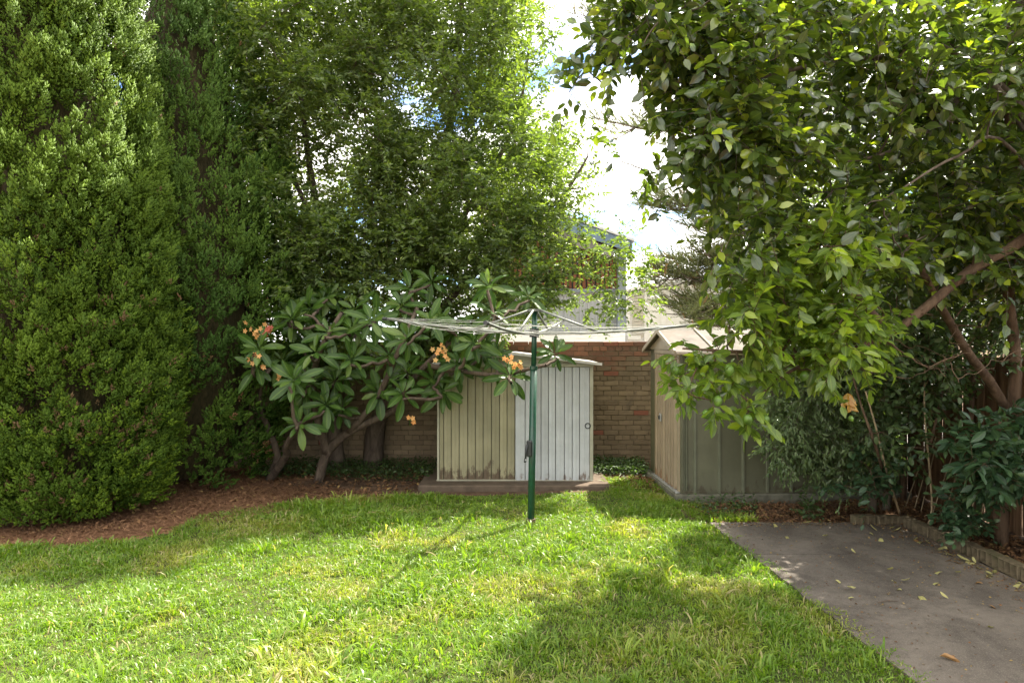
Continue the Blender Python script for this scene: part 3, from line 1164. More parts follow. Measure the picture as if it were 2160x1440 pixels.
box('post', (hx_(1303), .0, 0), (hx_(1321), .22, hz_(520)), M['house_post'], house, .01)
box('ledge', (hx_(1050), -.9, 0), (hx_(1306), .12, hz_(701)), M['house_white'], house, .01)
# sloping roof, eave falling to the right
def roof_z(px, off):
    return hz_(455 + (px - 1165) * (510 - 455) / (1316 - 1165) + off)


xA, xB = 1010, 1326
prism('roof', [(hx_(xA), roof_z(xA, 3)), (hx_(xB), roof_z(xB, 3)), (hx_(xB), roof_z(xB, 9)), (hx_(xA), roof_z(xA, 9))], 1, -.55, 6.4, M['flashing'], house)
prism('fascia', [(hx_(xA), roof_z(xA, 4)), (hx_(xB - 3), roof_z(xB - 3, 4)), (hx_(xB - 3), roof_z(xB - 3, 26)), (hx_(xA), roof_z(xA, 36))], 1, -.62, -.552, M['house_fascia'], house)
prism('flashing', [(hx_(xA), roof_z(xA, -2)), (hx_(xB + 3), roof_z(xB + 3, -2)), (hx_(xB + 3), roof_z(xB + 3, 3)), (hx_(xA), roof_z(xA, 3))], 1, -.66, 6.45, M['flashing'], house)
prism('soffit', [(hx_(xA), roof_z(xA, 30)), (hx_(1300), roof_z(1300, 26)), (hx_(1300), roof_z(1300, 42)), (hx_(xA), roof_z(xA, 50))], 1, -.2, .29, M['house_grey'], house)

WD = 20.0
wc = W(1420, 720, WD)
white = thing('house', 'white weatherboard building with louvred window beyond the green shed', 'house', (wc[0], WD, 0))


def wx(px):
    return (px - 1080) / F * WD - wc[0]


def wz(py):
    return H - (py - 720) / F * WD


prism('wall', [(wx(1322), 0), (wx(1720), 0), (wx(1720), wz(560)), (wx(1400), wz(604)), (wx(1322), wz(618))], 1, 0, 7, M['house_white'], white)
prism('roof', [(wx(1316), wz(611)), (wx(1400), wz(594)), (wx(1725), wz(548)), (wx(1725), wz(556)), (wx(1400), wz(603)), (wx(1316), wz(617))], 1, -.25, 7.2, M['house_white'], white)
for px0, px1 in ((1322, 1329), (1358, 1364), (1394, 1404)):
    box('corner_board', (wx(px0), -.06, 0), (wx(px1), .01, wz(620) if px0 < 1350 else wz(608)), M['house_white'], white, .01)
wnd = box('window', (wx(1333), -.05, wz(712)), (wx(1357), -.004, wz(622)), M['house_cream'], white, .005)
wl_ = np.array(wnd.location)
z = wz(708)
while z < wz(628):
    box('louvre', (wx(1336) - wl_[0], -.085 - wl_[1], z - wl_[2]), (wx(1355) - wl_[0], -.052 - wl_[1], z + .05 - wl_[2]), M['house_cream'], wnd, .004, rot=(.3, 0, 0))
    z += .085
box('sill', (wx(1322), -.2, wz(716)), (wx(1349), -.062, wz(708)), M['house_white'], white, .01)
dp = MB(); dp.tube([(wx(1474), -.12, wz(690)), (wx(1474), -.12, wz(655))], .07, 10)
dp.build('downpipe', M['house_post'], white, world=False)


# ------------------------------------------------------------------ plants: shared growing tools
def bez(p0, p1, sag=0.0, n=7, wig=0.0):
    t = np.linspace(0, 1, n)[:, None]
    p = p0 + (p1 - p0) * t
    p[:, 2] += (sag * 4 * t * (1 - t))[:, 0]
    if wig:
        w = rng.normal(size=(n, 3)) * wig
        w[0] = 0
        w[-1] = 0
        p = p + w
    return p


def limb(mb, ctrl, r0, r1, nodes, sides=9, n=16, rough=.18):
    """smooth thick limb through control points; adds its points to the skeleton"""
    ctrl = np.asarray(ctrl, float)
    m = len(ctrl)
    tt = np.linspace(0, m - 1, n)
    out = []
    for t in tt:
        i = min(int(t), m - 2)
        f = t - i
        p0, p1, p2, p3 = ctrl[max(i - 1, 0)], ctrl[i], ctrl[i + 1], ctrl[min(i + 2, m - 1)]
        out.append(.5 * ((2 * p1) + (-p0 + p2) * f + (2 * p0 - 5 * p1 + 4 * p2 - p3) * f * f + (-p0 + 3 * p1 - 3 * p2 + p3) * f ** 3))
    out = np.array(out)
    rad = np.linspace(r0, r1, n)
    mb.tube(out, rad, sides, rough=rough)
    nodes += [(p, r) for p, r in zip(out, rad)]


def connect(mb, targets, nodes, rmin=.006, rmax=.04, sag=.1, sides=5):
    """join every target to the nearest point of the skeleton by a curved branch"""
    targets = list(np.asarray(targets, float))
    NP = np.array([p for p, r in nodes])
    NR = np.array([r for p, r in nodes])
    order_ = np.argsort([np.min(np.linalg.norm(NP - t, axis=1)) for t in targets])
    for i in order_:
        t = targets[i]
        d = np.linalg.norm(NP - t, axis=1) + np.maximum(0, NP[:, 2] - t[2]) * .8
        k = int(np.argmin(d))
        L_ = np.linalg.norm(NP[k] - t)
        if L_ < .05:
            continue
        pts = bez(NP[k], t, sag * L_ * rng.uniform(-.3, 1), 6, .03 * L_)
        r0 = float(np.clip(min(NR[k] * .65, .012 + .014 * L_), rmin * 1.4, rmax))
        rr = np.linspace(r0, rmin, 6)
        mb.tube(pts, rr, sides, cap=False)
        NP = np.vstack([NP, pts[1:]])
        NR = np.concatenate([NR, rr[1:]])


def batch_twigs(mb, p0, p1, r, bendz=0.0):
    """many thin three-sided twigs at once"""
    n = len(p0)
    d = nrm(p1 - p0)
    X, Y, Z = frames(d, np.tile([0.1, .2, 1.0], (n, 1)))
    mid = (p0 + p1) / 2
    mid[:, 2] += bendz
    vs = []
    for p, k in ((p0, 1.0), (mid, .8), (p1, .4)):
        for a in (0, 2.094, 4.189):
            vs.append(p + (X * math.cos(a) + Z * math.sin(a)) * (np.asarray(r) * k)[:, None])
    v = np.stack(vs, 1)
    t = []
    for i_ in range(2):
        for j_ in range(3):
            a, b_ = i_ * 3 + j_, i_ * 3 + (j_ + 1) % 3
            t += [(a, b_, b_ + 3), (a, b_ + 3, a + 3)]
    t = np.array(t)[None] + (np.arange(n) * 9)[:, None, None]
    mb.add(v, t)


def twig_foliage(centres, radius, n_twig, k_leaf, tw_len, leaf_len, droop=.2, up_bias=.15, spread=1.0, out_bias=.6, flat=.75, pair=True, lean=None, size_var=.25, angle=.9):
    """leaves set along twigs that radiate through clusters; returns leaf arrays and twig ends"""
    centres = np.asarray(centres, float)
    m = len(centres)
    radius = np.broadcast_to(np.asarray(radius, float), (m,))
    ci = np.repeat(np.arange(m), n_twig)
    n = len(ci)
    off = rdir(n) * (rng.random(n) ** .5)[:, None] * radius[ci][:, None] * .75
    d = nrm(nrm(off) * out_bias + rdir(n) * .8 * spread + np.array([0, 0, up_bias]) + (np.asarray(lean)[ci] if lean is not None else 0))
    p0 = centres[ci] + off
    L_ = tw_len * rng.uniform(.55, 1.25, n)
    p1 = p0 + d * L_[:, None]
    p1[:, 2] -= droop * L_ * rng.uniform(.2, 1, n)
    T = np.linspace(.12, 1.0, k_leaf)
    idx = np.repeat(np.arange(n), k_leaf)
    t = np.tile(T, n) + rng.normal(size=n * k_leaf) * .02
    pos = p0[idx] + (p1 - p0)[idx] * t[:, None]
    pos[:, 2] += (4 * t * (1 - t)) * .06 * L_[idx]
    dd = nrm(p1 - p0)[idx]
    side = nrm(np.cross(dd, np.array([0, 0, 1.0]) + rng.normal(size=dd.shape) * .25))
    sgn = np.where(np.tile(np.arange(k_leaf) % 2, n) == 0, 1.0, -1.0)
    ld = nrm(dd * (1 - angle * .55) + side * (sgn * angle)[:, None] * rng.uniform(.6, 1.1, len(idx))[:, None] + rng.normal(size=dd.shape) * .25 + np.array([0, 0, -droop * .6]))
    last = np.tile(np.arange(k_leaf) == k_leaf - 1, n)
    ld[last] = nrm(dd[last] + rng.normal(size=(last.sum(), 3)) * .2)
    up = nrm(np.array([0, 0, 1.0]) * flat + rng.normal(size=dd.shape) * .5)
    sc = leaf_len * rng.uniform(1 - size_var, 1 + size_var, len(idx)) * (1 - .25 * (t > .85))
    age = np.clip((t - .55) * .6 * (rng.random(n)[idx] > .55) + rng.normal(size=len(idx)) * .04, 0, .8)
    return dict(pos=pos, dir=ld, up=up, sc=sc, age=age, var=rng.random(len(idx)), twig=idx), (p0, p1)


def sub(L_, mask):
    return {k: v[mask] for k, v in L_.items()}


def cat_(*Ls):
    return {k: np.concatenate([l[k] for l in Ls]) for k in Ls[0]}


def emit(th, L_, tpl, mat, n_single=0, single_tpl=None, rest_name='foliage', box_px=(0, 0, 2160, 1440), smooth=True):
    """the nearest leaves in view become single leaf parts, the rest one foliage part"""
    base_ = np.array(th.location)
    mask = np.zeros(len(L_['pos']), bool)
    if n_single:
        p = pix(L_['pos'])
        vis = (L_['pos'][:, 1] > .5) & (p[:, 0] > box_px[0]) & (p[:, 0] < box_px[2]) & (p[:, 1] > box_px[1]) & (p[:, 1] < box_px[3])
        size = np.where(vis, L_['sc'] / np.maximum(L_['pos'][:, 1], .5), 0)
        mask[np.argsort(-size)[:n_single]] = True
        mask &= vis
        sts = single_tpl if isinstance(single_tpl, list) else [single_tpl or tpl]
        meshes = []
        for k in range(4):
            b = MB()
            st = sts[k % len(sts)]
            b.add(st[0], st[1], .25 * k, 0, st[2])
            me = b.mesh('leaf', smooth=smooth)
            me.materials.append(mat)
            meshes.append(me)
        aged = []
        for k in range(2):
            b = MB()
            b.add(st[0], st[1], .4 * k, .45 + .25 * k, st[2])
            me = b.mesh('leaf', smooth=smooth)
            me.materials.append(mat)
            aged.append(me)
        ids = np.where(mask)[0]
        X_, Y_, Z_ = frames(L_['dir'][ids], L_['up'][ids])
        for k, i_ in enumerate(ids):
            s_ = float(L_['sc'][i_])
            me = meshes[k % 4] if L_['age'][i_] < .35 else aged[k % 2]
            o_ = bpy.data.objects.new('leaf', me)
            p_ = L_['pos'][i_] - base_
            o_.parent = th
            o_.matrix_basis = Matrix(((X_[k][0] * s_, Y_[k][0] * s_, Z_[k][0] * s_, p_[0]), (X_[k][1] * s_, Y_[k][1] * s_, Z_[k][1] * s_, p_[1]), (X_[k][2] * s_, Y_[k][2] * s_, Z_[k][2] * s_, p_[2]), (0, 0, 0, 1)))
            C.objects.link(o_)
    R_ = sub(L_, ~mask)
    b = MB()
    b.place(tpl[0], tpl[1], tpl[2], R_['pos'], R_['dir'], R_['up'], R_['sc'], 1.0, R_['var'], R_['age'])
    return b.build(rest_name, mat, th, smooth=smooth, kind='stuff')


# ------------------------------------------------------------------ conifers
def spray_tpl(n=9, seed=0):
    """a small upright spray: short thick scale-leaved fingers"""
    r = np.random.default_rng(seed)
    vs, ts, lu = [], [], []
    k = 0
    for i_ in range(n):
        t = i_ / (n - 1)
        base_ = np.array([0, .05 + .62 * t, 0]) + r.normal(size=3) * .03
        a = i_ * 2.4
        out_ = np.array([math.cos(a), 0, math.sin(a)])
        d = nrm(out_ * (.85 - .6 * t) + np.array([0, .75 + .5 * t, 0]))
        L_ = .42 - .10 * t
        X_ = nrm(np.cross(d, np.array([.3, .1, .9])))
        Z_ = np.cross(X_, d)
        w = .09
        mid = base_ + d * L_ * .3
        vs += [mid + X_ * w, mid - X_ * w * .5 + Z_ * w * .87, mid - X_ * w * .5 - Z_ * w * .87, base_ + d * L_]
        ts += [(k + 3, k, k + 1), (k + 3, k + 1, k + 2), (k + 3, k + 2, k)]
        lu += [0] * 4
        k += 4
    return np.array(vs), np.array(ts), np.array(lu, float)


def conifer(name, label, base_, prof, n_pl, n_sp, mat, seed, plume=.40, lean=(0, 0), sp_size=.105, brown=.05, front_only=.15):
    th_ = thing(name, label, 'conifer', (base_[0], base_[1], 0))
    zs = np.array([p[0] for p in prof])
    rs = np.array([p[1] for p in prof])
    top_ = zs[-1]

    def R(z):
        return np.interp(z, zs, rs)
    r_ = np.random.default_rng(seed)
    # plume masses over the surface, more of them where the crown is wide
    z = np.zeros(0)
    a = np.zeros(0)
    while len(z) < n_pl:
        zc = r_.random(n_pl * 3) * top_
        ac = r_.random(n_pl * 3) * 2 * np.pi
        toward = np.cos(ac - math.atan2(-base_[1], -base_[0]))
        ok = (r_.random(len(zc)) < (R(zc) / rs.max()) ** .9) & (r_.random(len(zc)) < np.where(toward > -.2, 1, front_only))
        pxc = pix(np.stack([base_[0] + np.cos(ac) * R(zc), base_[1] + np.sin(ac) * R(zc), zc], -1))
        ok &= fbm(ac * 3.1, zc * 1.7, 0, seed + 77, 2) > .27
        ok &= r_.random(len(zc)) < np.where((pxc[:, 0] > -120) & (pxc[:, 1] > -120), 1, .2)
        z = np.concatenate([z, zc[ok]])
        a = np.concatenate([a, ac[ok]])
    z, a = z[:n_pl], a[:n_pl]
    lump = fbm(a * 2.2 + 3, z * .9, 0, seed, 2)
    lump2 = fbm(a * 6, z * 2.4, 0, seed + 5, 2)
    rad = R(z) * (.80 + .24 * lump + .14 * lump2) - .10
    rad = np.maximum(rad, .03)
    rad *= 1 - .16 * r_.random(n_pl)
    outv = np.stack([np.cos(a), np.sin(a), 0 * a], -1)
    ctr = np.array([base_[0], base_[1], 0]) + np.stack([lean[0] * z / top_, lean[1] * z / top_, 0 * z], -1)
    P = ctr + outv * rad[:, None]
    P[:, 2] = np.maximum(z - .12, .05)
    up_k = np.clip(.55 + z / top_ * .8, .5, 1.3)
    A = nrm(outv * (.75 - .25 * z / top_)[:, None] + np.array([0, 0, 1.0]) * up_k[:, None] + r_.normal(size=(n_pl, 3)) * .16)
    Lp = plume * r_.uniform(.65, 1.2, n_pl)
    U, _, V = frames(A, np.tile([.2, .1, 1.0], (n_pl, 1)))
    ci = np.repeat(np.arange(n_pl), n_sp)
    n = len(ci)
    t = r_.random(n)
    ph = r_.random(n) * 2 * np.pi
    pr = .27 * Lp[ci] * np.sqrt(np.clip(1 - t, .02, 1)) * (0.55 + .55 * np.minimum(t * 3, 1)) * r_.uniform(.55, 1.05, n)
    radial = U[ci] * np.cos(ph)[:, None] + V[ci] * np.sin(ph)[:, None]
    pos = P[ci] + A[ci] * (Lp[ci] * t * .9)[:, None] + radial * pr[:, None]
    d = nrm(A[ci] * (.55 + .6 * t)[:, None] + radial * (.75 - .5 * t)[:, None] + np.array([0, 0, .35]) + r_.normal(size=(n, 3)) * .15)
    sc = sp_size * r_.uniform(.7, 1.25, n)
    keep = pos[:, 2] > .03
    bz = fbm(pos[:, 0] * 2.2, pos[:, 1] * 2.2, pos[:, 2] * 2.2, seed + 31, 2)
    pb_ = brown * (np.clip((bz - .5) * 7, 0, 1)) * np.clip(1.5 - pos[:, 2] / 2.2, .08, 1.4) * 2
    age = np.where(r_.random(n) < pb_, 1.0, np.clip((t - .5) * .35 * r_.random(n) + np.clip(pos[:, 2] - 2, 0, 3) * .03, 0, .6))
    var = np.clip(.5 + (fbm(pos[:, 0] * 1.1, pos[:, 1] * 1.1, pos[:, 2] * 1.1, seed + 3, 3) - .5) * 2.0 + r_.normal(size=n) * .16, 0, .99)
    for k in range(3):
        pass
    b = MB()
    sel = np.where(keep)[0]
    third = np.arange(len(sel)) % 3
    for k in range(3):
        ii = sel[third == k]
        tp = spray_tpl(7, k + seed)
        b.place(tp[0], tp[1], tp[2], pos[ii], d[ii], r_.normal(size=(len(ii), 3)), sc[ii], 1.0, var[ii], age[ii])
    b.build('crown', mat, th_, kind='stuff', smooth=True)
    # opaque core added for solid shade in the crown, coloured as dead inner twigs
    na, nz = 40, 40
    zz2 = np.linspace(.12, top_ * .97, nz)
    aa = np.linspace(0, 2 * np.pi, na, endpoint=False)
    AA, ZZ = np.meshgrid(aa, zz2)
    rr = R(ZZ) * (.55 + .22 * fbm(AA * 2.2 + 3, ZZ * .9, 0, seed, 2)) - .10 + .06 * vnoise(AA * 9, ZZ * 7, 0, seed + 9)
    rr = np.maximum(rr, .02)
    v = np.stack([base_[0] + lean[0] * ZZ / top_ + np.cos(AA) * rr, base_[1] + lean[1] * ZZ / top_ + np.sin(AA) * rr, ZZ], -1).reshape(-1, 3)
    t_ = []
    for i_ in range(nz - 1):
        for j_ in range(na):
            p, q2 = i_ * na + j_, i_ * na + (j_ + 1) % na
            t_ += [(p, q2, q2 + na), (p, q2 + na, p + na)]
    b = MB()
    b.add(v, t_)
    b.build('twig_shade_core', M['core'], th_)
    b = MB()
    b.tube([(base_[0], base_[1], -.1), (base_[0] + .02, base_[1], .4), (base_[0] + lean[0] * .2, base_[1] + lean[1] * .2, 1.2)], [.17, .13, .11], 10, rough=.2)
    b.build('trunk', M['bark_brown'], th_)
    return th_


conifer('conifer_tree', 'huge bright green feathery conifer filling the side of the lawn', (-5.02, 7.6),
        [(0, .68), (.25, .86), (.7, 1.04), (1.3, 1.16), (2.2, 1.20), (3.2, 1.17), (4.2, 1.10), (5.2, 1.0), (6.2, .82), (7.1, .5), (7.8, .05)],
        1450, 25, M['conifer'], 3, plume=.46, sp_size=.125, lean=(-.25, 0), brown=.06)
conifer('conifer_tree', 'narrower dark green conifer standing behind the bright one', (-4.62, 9.45),
        [(0, .95), (.4, 1.25), (1.2, 1.52), (2.2, 1.66), (3.2, 1.60), (4.2, 1.40), (5.3, 1.05), (6.4, .66), (7.4, .30), (8.0, .05)],
        850, 19, M['conifer_back'], 8, plume=.50, sp_size=.135)

# ------------------------------------------------------------------ big small-leaved tree behind the wall line
privet = thing('privet_tree', 'big airy tree of small leaves rising above the brick wall', 'tree', (-1.9, 10.1, 0))
wood = MB()
nodes = []
b1 = G(795, 978)
b1 = np.array([b1[0], 10.25, 0])
limb(wood, [b1 + [0, 0, -.1], b1 + [.05, 0, .6], W(815, 840, 10.1), W(850, 700, 10.2), W(900, 480, 10.4), W(960, 200, 10.6), W(980, -120, 10.8)], .16, .03, nodes)
limb(wood, [b1 + [-.5, 0, -.1], W(705, 900, 10.2), W(720, 760, 10.2), W(690, 560, 10.3), W(650, 330, 10.4), W(620, 60, 10.5)], .13, .025, nodes)
limb(wood, [W(835, 770, 10.15), W(940, 640, 10.0), W(1060, 520, 9.9), W(1180, 420, 9.9), W(1240, 330, 9.9)], .08, .014, nodes)
limb(wood, [W(870, 620, 10.3), W(1000, 420, 10.6), W(1090, 250, 10.8), W(1120, 60, 11)], .06, .014, nodes)
limb(wood, [W(700, 600, 10.3), W(640, 420, 10.0), W(570, 300, 9.8), W(500, 160, 9.7)], .05, .012, nodes)
limb(wood, [W(960, 640, 10.0), W(1110, 600, 9.6), W(1230, 570, 9.4), W(1330, 520, 9.3)], .04, .010, nodes)
limb(wood, [W(850, 690, 10.2), W(830, 560, 10.1), W(800, 420, 10.2), W(770, 250, 10.3), W(760, 60, 10.4)], .045, .006, nodes)
poly_main = [(440, -170), (1120, -170), (1120, -40), (1095, 40), (1060, 110), (1120, 165), (1110, 230), (1175, 290), (1205, 350), (1225, 400), (1210, 440),
             (1150, 470), (1150, 500), (1160, 520), (1170, 560), (1160, 610), (1120, 650), (1080, 645), (1020, 600), (800, 600), (640, 600), (560, 590), (500, 540), (560, 470), (480, 330), (450, 120)]
pc = sample_poly(poly_main, 330)
hole = (np.hypot((pc[:, 0] - 690) / 90, (pc[:, 1] - 395) / 40) < 1) | (np.hypot((pc[:, 0] - 590) / 35, (pc[:, 1] - 400) / 40) < 1)
pc = pc[~hole | (rng.random(len(pc)) < .75)]
dep = rng.uniform(9.0, 12.2, len(pc))
low = pc[:, 1] > 500
dep[low] = rng.uniform(9.0, 10.4, low.sum())
pb2 = sample_poly([(470, 480), (700, 470), (900, 480), (1080, 520), (1080, 700), (900, 760), (700, 780), (500, 760)], 58)
pc = np.vstack([pc, pb2])
dep = np.concatenate([dep, rng.uniform(9.5, 10.25, len(pb2))])
centres = np.array([W(x, y_, d_) for (x, y_), d_ in zip(pc, dep)])
connect(wood, centres, nodes, .005, .035)
# outlying sprays that frame the sky
outl = [(1140, 40, 10.2), (1150, 95, 10.2), (1140, 165, 10.0), (1175, 255, 10.0), (1240, 300, 9.9), (1235, 395, 9.8), (1200, 430, 9.8), (1215, 470, 9.7), (1290, 540, 9.2), (1330, 510, 9.2), (1345, 560, 9.2), (1290, 620, 9.2), (1300, 650, 9.2), (1355, 620, 9.1), (1110, 120, 10.4), (1080, 70, 10.5),
        (1190, 500, 9.4), (1220, 530, 9.3), (1200, 570, 9.3), (1180, 610, 9.3), (1240, 590, 9.2), (1230, 640, 9.2), (1260, 520, 9.3), (1160, 540, 9.4), (1150, 640, 9.3), (470, 140, 9.6), (500, 190, 9.5), (530, 545, 9.2), (620, 570, 9.2), (1030, 600, 9.1), (1130, 590, 9.2)]
oc = np.array([W(*q_) for q_ in outl])
connect(wood, oc, nodes, .004, .02)
L1, tw1 = twig_foliage(centres, .42, 44, 13, .36, .084, droop=.15, up_bias=.25, flat=.5, angle=.95)
L2, tw2 = twig_foliage(oc, .20, 16, 13, .36, .080, droop=.35, up_bias=.05, flat=.6, angle=.95)
LP = cat_(L1, L2)
LP = sub(LP, (LP['pos'][:, 2] > 1.95) | (LP['pos'][:, 1] < 10.45))
emit(privet, LP, leaf_lo(.46), M['privet'], rest_name='foliage', smooth=False)
for p0, p1 in (tw1, tw2):
    p0, p1 = p0[::3], p1[::3]
    batch_twigs(wood, p0, p1, np.full(len(p0), .003), .01)
wood.build('trunk', M['bark_dark'], privet, smooth=True)

# ------------------------------------------------------------------ frangipani
frang = thing('frangipani_tree', 'frangipani with big glossy leaf rosettes and orange flowers beside the low shed', 'tree', (-2.6, 9.0, 0))
wood = MB()
nodes = []
fb = G(690, 1000)
fb = np.array([fb[0], 9.3, 0])
limb(wood, [G(560, 1004) + [0, .1, -.05], W(585, 965, 9.3), W(565, 900, 9.3), W(548, 850, 9.1), W(560, 780, 8.8)], .06, .025, nodes)
limb(wood, [G(565, 1008) + [0, 0, -.05], W(605, 960, 9.0), W(602, 945, 8.8), W(630, 892, 8.4)], .06, .025, nodes)
limb(wood, [fb + [0, 0, -.05], W(690, 955, 9.2), W(745, 905, 9.1), W(830, 865, 9.0), W(870, 800, 8.8), W(930, 740, 8.6)], .07, .03, nodes)
limb(wood, [W(735, 910, 9.1), W(790, 850, 8.9), W(815, 800, 8.7), W(850, 720, 8.6), W(880, 650, 8.8)], .05, .025, nodes)
limb(wood, [W(690, 955, 9.2), W(670, 880, 9.0), W(660, 800, 8.8), W(680, 730, 8.6), W(720, 660, 8.7)], .06, .025, nodes)
limb(wood, [W(900, 770, 8.7), W(960, 780, 8.4), W(1050, 790, 8.2), W(1150, 770, 8.1)], .035, .02, nodes)
ros = [(614, 668), (693, 699), (662, 738), (784, 675), (862, 712), (846, 640), (541, 772), (544, 732), (617, 800), (707, 800), (690, 850), (631, 890), (853, 826), (934, 822), (909, 590),
       (860, 782), (745, 755), (971, 762), (1050, 748), (1078, 792), (1172, 742), (1029, 600), (1116, 622), (1045, 655), (795, 665), (740, 690), (905, 670), (960, 690), (820, 745), (1000, 720)]
fl, tips = [], []
r_ = np.random.default_rng(5)
Ls = []
for k, (px, py) in enumerate(ros):
    if px > 915:
        d_ = r_.uniform(8.0, 8.6)
    else:
        d_ = r_.uniform(8.0, 8.7) + (.5 if py < 650 else 0)
    tips.append(W(px, py, d_))
for px, py in sample_poly([(600, 640), (760, 590), (1000, 600), (1120, 640), (1080, 740), (930, 800), (780, 850), (660, 880), (570, 780)], 24):
    tips.append(W(px, py, r_.uniform(8.7, 9.3) if px < 900 else r_.uniform(8.5, 8.9)))
tips = np.array(tips)
connect(wood, tips - np.array([0, .12, .08]), nodes, .016, .035, sag=-.15, sides=7)
for k, tp in enumerate(tips):
    n = int(r_.integers(11, 16))
    axis = nrm(np.array([(tp[0] + 2.2) * .10, -.75, .60]) + r_.normal(size=3) * .22)
    U, _, V = frames(axis[None], np.array([[.1, .2, 1.0]]))
    U, V = U[0], V[0]
    a0 = r_.random() * 6.28
    for i_ in range(n):
        f = i_ / (n - 1)
        a = a0 + i_ * 2.39996
        tilt = math.radians(28 + 78 * f ** .8 + r_.normal() * 6)
        rd = U * math.cos(a) + V * math.sin(a)
        d = nrm(axis * math.cos(tilt) + rd * math.sin(tilt) + np.array([0, 0, -.18 * f]))
        up = nrm(axis * math.sin(tilt) - rd * math.cos(tilt) + r_.normal(size=3) * .12)
        Ls.append((tp + rd * .03 - axis * .07 * f, d, up, r_.uniform(.18, .345) * (.62 + .38 * min(1, f * 2.2)), np.clip((.25 - f) * 1.2, 0, .5) if r_.random() > .065 else .7, r_.random()))
LF = dict(pos=np.array([l[0] for l in Ls]), dir=np.array([l[1] for l in Ls]), up=np.array([l[2] for l in Ls]), sc=np.array([l[3] for l in Ls]), age=np.array([l[4] for l in Ls]), var=np.array([l[5] for l in Ls]), twig=np.zeros(len(Ls), int))
emit(frang, LF, leaf_hi(.33, .03, .24, .012, 1), M['frangipani'], 300, [leaf_hi(.33, .03, .24, .012, 1), leaf_hi(.29, .06, .42, .02, 2), leaf_hi(.37, .02, .10, .02, 3), leaf_hi(.34, .05, .30, .02, 4)])
wood.build('trunk', M['bark_dark'], frang, smooth=True)


def one_flower(seed, colour_age):
    r2 = np.random.default_rng(seed)
    b = MB()
    pt = leaf_md(.62, .05, .25)
    ax_ = np.array([0, -1.0, .25])
    U, _, V = frames(ax_[None], np.array([[.1, .1, 1.0]]))
    va, ag = r2.random(), colour_age * r2.uniform(.4, 1)
    for p_ in range(5):
        a = p_ * 1.2566
        rd = U[0] * math.cos(a) + V[0] * math.sin(a)
        b.place(*pt, np.zeros((1, 3)), nrm(rd + ax_ * .45)[None], ax_[None], .036, 1.0, np.array([va]), np.array([ag]))
    me = b.mesh('flower', smooth=True)
    me.materials.append(M['flower'])
    return me


fm = []
for k, ca in enumerate((0, .12, .85)):
    fm.append([one_flower(10 * k + q_, ca) for q_ in range(3)])
fbase = np.array(frang.location)
for px, py, d_, k, s_ in [(543, 694, 8.1, 0, 1.1), (566, 697, 8.1, 2, 1.0), (550, 764, 8.0, 1, 1.1), (591, 797, 8.15, 0, .5), (928, 742, 7.95, 0, 1.25), (1070, 758, 7.95, 1, .7), (1098, 771, 7.95, 0, .8), (862, 882, 8.2, 0, .4)]:
    b = MB()
    nf = max(2, int(9 * s_))
    offs = [np.array([random.gauss(0, .05), random.gauss(0, .02) - .03, random.gauss(0, .04)]) * max(s_, .6) for _ in range(nf)]
    b.tube([(0, .12, -.10), (0, .05, -.03), (0, .01, 0)], [.008, .006, .005], 6)
    for of in offs:
        b.tube([(0, .01, 0), of * .6, of], [.004, .003, .002], 5)
    cl_ = obj('flower_cluster', b.mesh('flower_cluster'), M['frangipani'], frang, tuple(W(px, py, d_) - fbase))
    for q_, of in enumerate(offs):
        o = obj('flower', fm[k][q_ % 3], None, cl_, tuple(of), (random.uniform(-.5, .5), random.uniform(0, 6), random.uniform(-.6, .6)))

# ------------------------------------------------------------------ citrus tree reaching in from the right
lemon = thing('citrus_tree', 'citrus tree with green fruit hanging over the green shed', 'tree', (4.55, 6.36, 0))
wood = MB()
nodes = []
tb = np.array([4.55, 6.36, 0])
limb(wood, [tb + [0, 0, -.1], tb + [.0, -.02, .35], W(2132, 900, 6.3), W(2142, 760, 6.2), W(2125, 600, 6.0), W(2150, 400, 5.8), W(2120, 180, 5.6), W(2150, -60, 5.4)], .065, .03, nodes)
limb(wood, [W(2134, 880, 6.3), W(2085, 800, 6.1), W(2040, 740, 5.9), W(1990, 655, 5.6), W(1960, 600, 5.3), W(1900, 480, 5.1)], .045, .02, nodes)
limb(wood, [W(2240, 440, 5.2), W(2150, 512, 5.1), W(2050, 568, 5.0), W(1950, 650, 4.9), W(1860, 715, 4.8), W(1780, 735, 4.7), W(1690, 760, 4.6)], .048, .015, nodes)
limb(wood, [W(2150, 440, 5.8), W(2240, 440, 5.2)], .06, .05, nodes, n=5)
limb(wood, [W(1880, 705, 4.8), W(1820, 640, 4.6), W(1750, 560, 4.5), W(1660, 500, 4.4)], .03, .012, nodes)
limb(wood, [W(1700, 757, 4.6), W(1600, 745, 4.45), W(1520, 740, 4.35), W(1440, 735, 4.3)], .018, .006, nodes)
limb(wood, [W(1720, 755, 4.6), W(1640, 800, 4.45), W(1590, 850, 4.35)], .014, .005, nodes)
poly_lem = [(1640, 500), (1560, 560), (1560, 620), (1530, 690), (1490, 735), (1480, 770), (1540, 800), (1640, 790), (1730, 790), (1820, 760), (1880, 690), (1900, 590), (1840, 520), (1740, 480)]
pc = sample_poly(poly_lem, 42)
dep = rng.uniform(4.1, 5.2, len(pc))
cl = np.array([W(x, y_, d_) for (x, y_), d_ in zip(pc, dep)])
hang = [(1440, 745, 4.3), (1470, 770, 4.3), (1510, 760, 4.3), (1560, 760, 4.3), (1450, 830, 4.25), (1500, 845, 4.25), (1575, 880, 4.25), (1560, 830, 4.3), (1620, 780, 4.35), (1680, 700, 4.4), (1720, 720, 4.4), (1600, 700, 4.4), (1650, 640, 4.4), (1540, 680, 4.4), (1740, 790, 4.4), (1820, 690, 4.5), (1770, 650, 4.5)]
